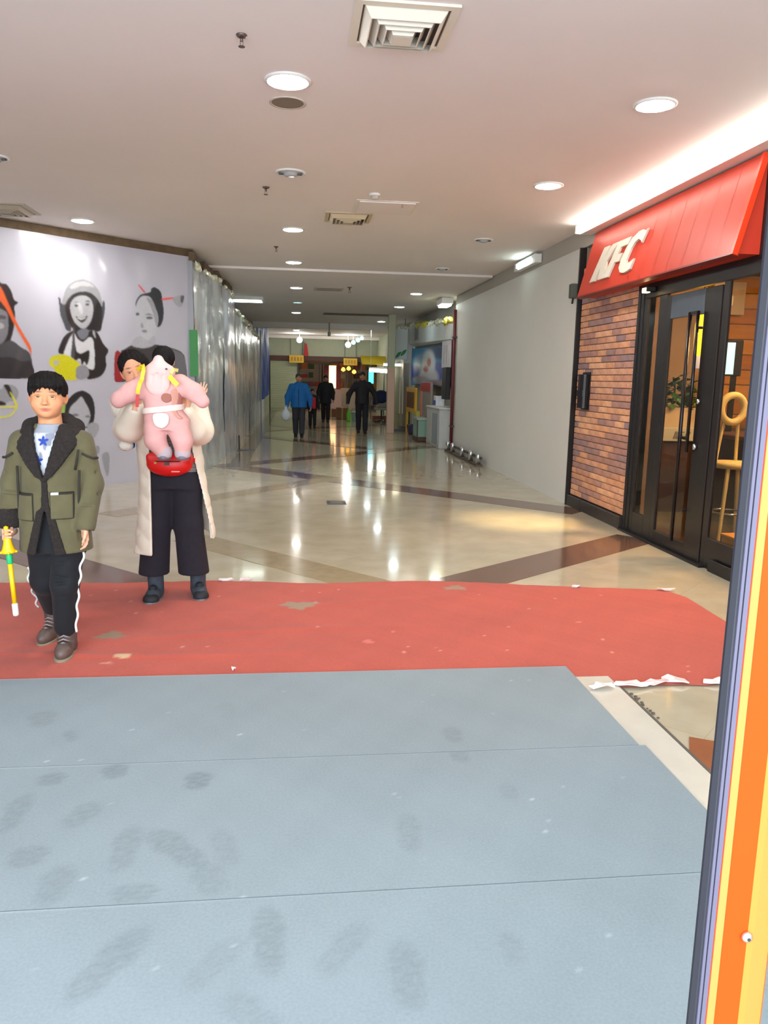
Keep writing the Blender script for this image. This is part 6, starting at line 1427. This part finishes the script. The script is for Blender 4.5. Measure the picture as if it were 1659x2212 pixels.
f.stack([(Zb(1.13), .028, .02, .115, .08), (Zb(1.19), .026, .02, .134, .086), (Zb(1.25), .005, .02, .108, .078), (Zb(1.36), -.002, .02, .112, .076), (Zb(1.43), .0, .025, .09, .06), (Zb(1.46), .0, .03, .05, .05)], .02)
f.chain([(-.095, .025, Zb(1.395)), (-.172, .0, Zb(1.345)), (-.225, -.015, Zb(1.312))], [.056, .052, .046], .03); f.ell((-.242, -.02, Zb(1.298)), (.042, .042, .045), .02)
f.chain([(.105, .025, Zb(1.40)), (.188, .0, Zb(1.352)), (.235, -.012, Zb(1.3))], [.056, .05, .04], .03)
f.chain([(-.04, .01, Zb(1.14)), (-.042, -.005, Zb(1.07)), (-.002, .0, Zb(1.005))], [.068, .062, .046], .012); f.chain([(.088, .01, Zb(1.14)), (.115, -.005, Zb(1.07)), (.112, .0, Zb(1.005))], [.068, .06, .045], .012)
for (a, b_) in (((-.2, -.06, Zb(1.37)), (-.17, -.07, Zb(1.30))), ((-.15, -.05, Zb(1.42)), (-.12, -.06, Zb(1.34))), ((.2, -.06, Zb(1.38)), (.17, -.07, Zb(1.32))), ((-.1, -.075, Zb(1.1)), (-.02, -.075, Zb(1.085))), ((.06, -.07, Zb(1.09)), (.15, -.07, Zb(1.1)))): f.cap(a, b_, .005, .005, .014, 'sub')
suit = fbuild(f, 'suit', PINK2, ba)
# hood hanging on the back
f = Field((-.14, -.12, Zb(1.30)), (.14, .1, Zb(1.6)), .005); f.ell((.0, -.04, Zb(1.468)), (.09, .034, .05), 0); f.cap((-.004, -.04, Zb(1.485)), (-.004, -.036, Zb(1.53)), .05, .03, .03); f.ell((-.012, -.045, Zb(1.405)), (.07, .03, .078), .03)
for (a, b_) in (((-.035, -.08, Zb(1.44)), (-.055, -.075, Zb(1.35))), ((-.008, -.082, Zb(1.45)), (-.02, -.078, Zb(1.34))), ((.025, -.08, Zb(1.44)), (.012, -.076, Zb(1.35))), ((.05, -.076, Zb(1.45)), (.04, -.072, Zb(1.38)))): f.cap(a, b_, .007, .004, .012, 'sub')
hd = fbuild(f, 'hood', PINKM, ba)
f = Field((.02, -.13, Zb(1.46)), (.07, -.06, Zb(1.51)), .003); f.ell((.046, -.09, Zb(1.482)), (.008, .008, .005), 0); fbuild(f, 'button_eye', mat('dark_button', (70, 60, 66), .4), hd)
# waist frill, white tail patch, brown appliques
f = Field((-.2, -.16, Zb(1.2)), (.2, .16, Zb(1.32)), .005); f.put(lambda X, Y, Z: np.maximum(np.abs(np.sqrt(((X - .005) / .112) ** 2 + ((Y - .02) / .083) ** 2) - 1) * .085 - .007, np.abs(Z - Zb(1.252) - .12 * X) - .018), (-.14, -.09, Zb(1.21)), (.15, .13, Zb(1.3))); fbuild(f, 'waist_frill', mat('cream_frill', (236, 214, 204), .9), suit)
sf = stackf([(Zb(1.13), .028, .02, .115, .08), (Zb(1.19), .026, .02, .134, .086), (Zb(1.25), .005, .02, .108, .078), (Zb(1.36), -.002, .02, .112, .076), (Zb(1.43), .0, .025, .09, .06)], 0.)
def applique(name, m, poly, grow=.012, h=.004):
    P = smoothpoly(poly, 4); P[:, 1] -= BZ; lo = P.min(0) - .02; hi = P.max(0) + .02
    g = Field((lo[0], -.14, lo[1]), (hi[0], .02, hi[1]), h); xs, zs = g.ax[0], g.ax[2]; XX, ZZ = np.meshgrid(xs, zs, indexing='ij')
    d = np.full(XX.shape, 9.)
    for i in range(len(P)):
        a, b_ = P[i], P[(i + 1) % len(P)]; ab = b_ - a; t_ = np.clip(((XX - a[0]) * ab[0] + (ZZ - a[1]) * ab[1]) / max(1e-9, ab @ ab), 0, 1); d = np.minimum(d, np.hypot(XX - a[0] - ab[0] * t_, ZZ - a[1] - ab[1] * t_))
    d = np.where(inpoly(P, XX, ZZ), -d, d)
    X, Y, Z = xs[:, None, None], g.ax[1][None, :, None], zs[None, None, :]
    s = sf(X, Y, Z); g.d = np.maximum(np.maximum(s - grow, -(s + .012)), np.maximum(d[:, None, :], Y + .005)).astype(np.float32)
    return fbuild(g, name, m, suit)
applique('white_tail_patch', mat('white_fleece', (240, 232, 228), .9), [(-.04, 1.215), (-.02, 1.23), (.03, 1.23), (.05, 1.21), (.045, 1.17), (.01, 1.145), (-.03, 1.165)], .024)
BRP = mat('brown_applique', (166, 104, 92), .9); TNP = mat('tan_applique', (206, 148, 130), .9)
applique('brown_patch', BRP, [(.037 + .03 * math.cos(a), 1.318 + .027 * math.sin(a)) for a in np.linspace(0, 2 * PI, 9)[:-1]], .008)
applique('tan_loop_patch', TNP, [(.06, 1.35), (.085, 1.375), (.1, 1.35), (.098, 1.3), (.085, 1.26), (.1, 1.225), (.125, 1.2), (.1, 1.2), (.07, 1.235), (.065, 1.29)], .007)
applique('brown_patch', BRP, [(.104, 1.385), (.12, 1.36), (.12, 1.3), (.118, 1.25), (.105, 1.262), (.092, 1.285), (.1, 1.33)], .009)
# yellow harness ribbons with red tab, grey shoes
YR = mat('yellow_ribbon', (226, 196, 30), .5); hn = MB()
def ribbon(name, pts, w, m, par=ba):
    mb = MB(); P = [Vector((p[0], p[1], Zb(p[2]))) for p in pts]; V = []
    for i, p in enumerate(P):
        tdir = (P[min(i + 1, len(P) - 1)] - P[max(i - 1, 0)]).normalized(); s = tdir.cross(Vector((0, -1, 0))).normalized() * w / 2
        for q in (p - s, p + s): V += [tuple(q), tuple(q + Vector((0, -.004, 0)))]
    fs = []
    for i in range(len(P) - 1):
        a = i * 4; b_ = a + 4; fs += [(a, a + 2, b_ + 2, b_), (a + 1, b_ + 1, b_ + 3, a + 3), (a, b_, b_ + 1, a + 1), (a + 2, a + 3, b_ + 3, b_ + 2)]
    n = len(V) - 4; fs += [(0, 1, 3, 2), (n, n + 2, n + 3, n + 1)]
    return mb.add(V, fs).build(name, m, par)
ribbon('harness_ribbon', [(-.125, -.03, 1.47), (-.1, -.065, 1.49), (-.082, -.085, 1.5), (-.078, -.1, 1.47), (-.088, -.105, 1.42), (-.1, -.1, 1.40), (-.112, -.098, 1.36), (-.115, -.095, 1.34)], .022, YR); ribbon('harness_tab', [(-.115, -.098, 1.335), (-.118, -.1, 1.30), (-.12, -.1, 1.265)], .018, mat('red_tab', (190, 20, 26), .5))
ribbon('harness_ribbon', [(.105, -.04, 1.475), (.085, -.075, 1.48), (.07, -.085, 1.46)], .02, mat('pale_ribbon', (226, 206, 120), .5)); ribbon('harness_ribbon', [(.06, -.082, 1.445), (.08, -.088, 1.42), (.107, -.088, 1.392)], .028, YR)
for sx, x in ((-1, .005), (1, .112)):
    f = Field((x - .06, -.07, Zb(.93)), (x + .06, .12, Zb(1.02)), .005); f.ell((x, .02, Zb(.972)), (.038, .07, .026), 0); f.cap((x, .0, Zb(.98)), (x, .0, Zb(1.0)), .037, .037, .01)
    f.put(lambda X, Y, Z: Z - Zb(.955) + 0 * X + 0 * Y, (x - .06, -.07, Zb(.92)), (x + .06, .12, Zb(.955)), 0, 'sub'); fbuild(f, 'shoe', mat('baby_shoe_grey', (120, 114, 122), .7), ba)
    f = Field((x - .06, -.06, Zb(.97)), (x + .06, .06, Zb(1.03)), .005); f.cap((x - .0, 0, Zb(.992)), (x, 0, Zb(1.004)), .047, .047, 0); fbuild(f, 'cuff', mat('pale_cuff', (186, 168, 172), .9), ba)

# ------------------------------------------------------------------ people walking far down the corridor
def walker(label, loc, H_, jacket, trous, hair=(20, 18, 18), skin=(176, 120, 92), step=.16, arm=.06, rotz=0., coatlen=.5, wide=1., shoes=(26, 24, 24), h=.018):
    t = thing('person', label, 'person', loc, math.radians(rotz)); s = H_ / 1.7; parts = []
    b = Field((-.45, -.4, 0), (.45, .4, 1.75), .02)
    b.stack([(.85, 0, 0, .13, .09), (1.1, 0, 0, .12, .085), (1.38, 0, 0, .16, .085), (1.46, 0, 0, .07, .06)], .04); b.cap((0, .01, 1.42), (0, 0, 1.52), .05, .05)
    b.chain([(.09, 0, .88), (.085, -step * .5, .5), (.08, -step, .08)], [.08, .06, .04]); b.chain([(-.09, 0, .88), (-.085, step * .4, .5), (-.08, step, .08)], [.08, .06, .04])
    A = [[(sx * .19, 0, 1.36), (sx * (.25 + arm), .02, 1.08), (sx * (.25 + arm * 1.3), -.08, .84)] for sx in (-1, 1)]
    for a in A: b.chain(a, [.05, .04, .03])
    parts.append(flat(b, skin))
    Vh, Qh, ch = HEADC; parts.append((xf(Vh, (0, -.01, 1.585), None, 1.0), Qh, np.clip(tone(ch, skin), 0, 1)))
    for a, sd in zip(A, (-1, 1)):
        V, Q, c = hand_mesh(38, 4, sd, .006); parts.append((xf(V, a[2], rotm(8, 0, -sd * 75), 1.0), Q, tone(c, skin)))
    V, Q, c = join(parts); link('body', np_mesh('body', V * s, Q, True, c), SKIN, t)
    f = Field((-.5, -.3, .4), (.5, .3, 1.55), h); lo = 1.42 - coatlen * 1.2
    f.stack([(lo, 0, 0, .2 * wide, .15 * wide), (1.0, 0, 0, .19 * wide, .145 * wide), (1.3, 0, 0, .195, .125), (1.42, 0, 0, .15, .1), (1.48, 0, 0, .075, .07)], .04)
    for a in A: f.chain(a, [.08, .072, .05], .05)
    V, Q = f.net(); jk = link('jacket', np_mesh('jacket', V * s, Q), mat('jk_%d_%d_%d' % jacket, jacket, .75, noise=.15, nscale=9), t)
    MB().tube([(0, -.142 * wide * s, (lo + .02) * s), (0, -.15 * wide * s, 1.0 * s), (0, -.128 * s, 1.3 * s)], .008, 6).build('zip', mat('zip_line', (30, 30, 36), .5), jk)
    f = Field((-.25, -.4, .08), (.25, .4, 1.0), h); f.stack([(.84, 0, 0, .17, .12), (.96, 0, 0, .165, .12)], .03); f.chain([(.092, 0, .86), (.088, -step * .5, .5), (.082, -step, .12)], [.1, .082, .07], .03); f.chain([(-.092, 0, .86), (-.088, step * .4, .5), (-.082, step, .12)], [.1, .082, .07], .03)
    V, Q = f.net(); link('trousers', np_mesh('trousers', V * s, Q), mat('tr_%d_%d_%d' % trous, trous, .8), t)
    for sx, y in ((1, -step), (-1, step)):
        f = Field((-.08, -.2, -.01), (.08, .12, .13), .012); f.ell((0, -.05, .035), (.05, .13, .05), 0); f.cap((0, .02, .1), (0, .02, .04), .05, .05, .02); f.put(lambda X, Y, Z: Z + 0 * X + 0 * Y, (-.08, -.2, -.03), (.08, .12, .0), 0, 'sub')
        V, Q = f.net(); link('shoe', np_mesh('shoe', (V + np.array([sx * .082, y, 0])) * s, Q), mat('sh_%d' % shoes[0], shoes, .6), t)
    f = Field((-.12, -.14, -.1), (.12, .15, .15), .01); f.ell((0, .02, .04), (.088, .105, .09), 0); f.ell((0, -.12, -.035), (.07, .08, .09), .01, 'sub'); f.put(lambda X, Y, Z: Z + .05 + 0 * X + 0 * Y, (-.12, -.14, -.12), (.12, .15, -.05), 0, 'sub')
    V, Q = f.net(); link('hair', np_mesh('hair', (V + np.array([0, -.01, 1.585])) * s, Q), mat('hr_%d' % hair[0], hair, .6), t)
    return t
walker('man in bright blue jacket carrying a plastic bag down the corridor', (.06, 19.1, 0), 1.54, (10, 96, 164), (48, 46, 54), (60, 50, 46), step=.1, arm=.05, coatlen=.52, wide=1.12)
walker('man in black open jacket walking at the right of the corridor', (1.75, 20.7, 0), 1.62, (24, 18, 22), (22, 22, 30), step=.17, arm=.12, coatlen=.5)
walker('woman in long black coat walking behind the child', (.97, 25.8, 0), 1.53, (20, 19, 26), (24, 22, 26), step=.1, arm=.02, coatlen=.62, wide=1.05)
k_ = walker('child in black and red walking between the two adults', (.47, 22.8, 0), 1.12, (26, 20, 24), (20, 20, 26), step=.1, arm=.02, coatlen=.5, rotz=8)
f = Field((-.12, -.17, .5), (.14, .0, 1.0), .012); f.rbox((.03, -.1, .72), (.05, .035, .17), .02); V, Q = f.net(); link('red_front', np_mesh('red_front', V, Q), mat('child_red', (200, 26, 46), .6), k_)
walker('dark dressed guest standing inside the restaurant', (5.7, 8.6, .004), 1.62, (44, 34, 36), (40, 38, 46), step=.05, arm=.03, rotz=30)
t = thing('plastic_bag', 'white plastic carrier bag in the hand of the blue jacketed man', 'bag', (-.25, 18.98, .4)); f = Field((-.14, -.12, 0), (.14, .12, .42), .012); f.ell((0, 0, .13), (.115, .08, .13), 0); f.cap((0, 0, .2), (0, 0, .33), .06, .02, .05); fbuild(f, 'bag', mat('white_plastic', (206, 214, 224), .4), t); MB().tube([(-.03, 0, .3), (-.02, 0, .37), (.02, 0, .37), (.03, 0, .3)], .008, 6).build('handle', mat('white_plastic'), t)
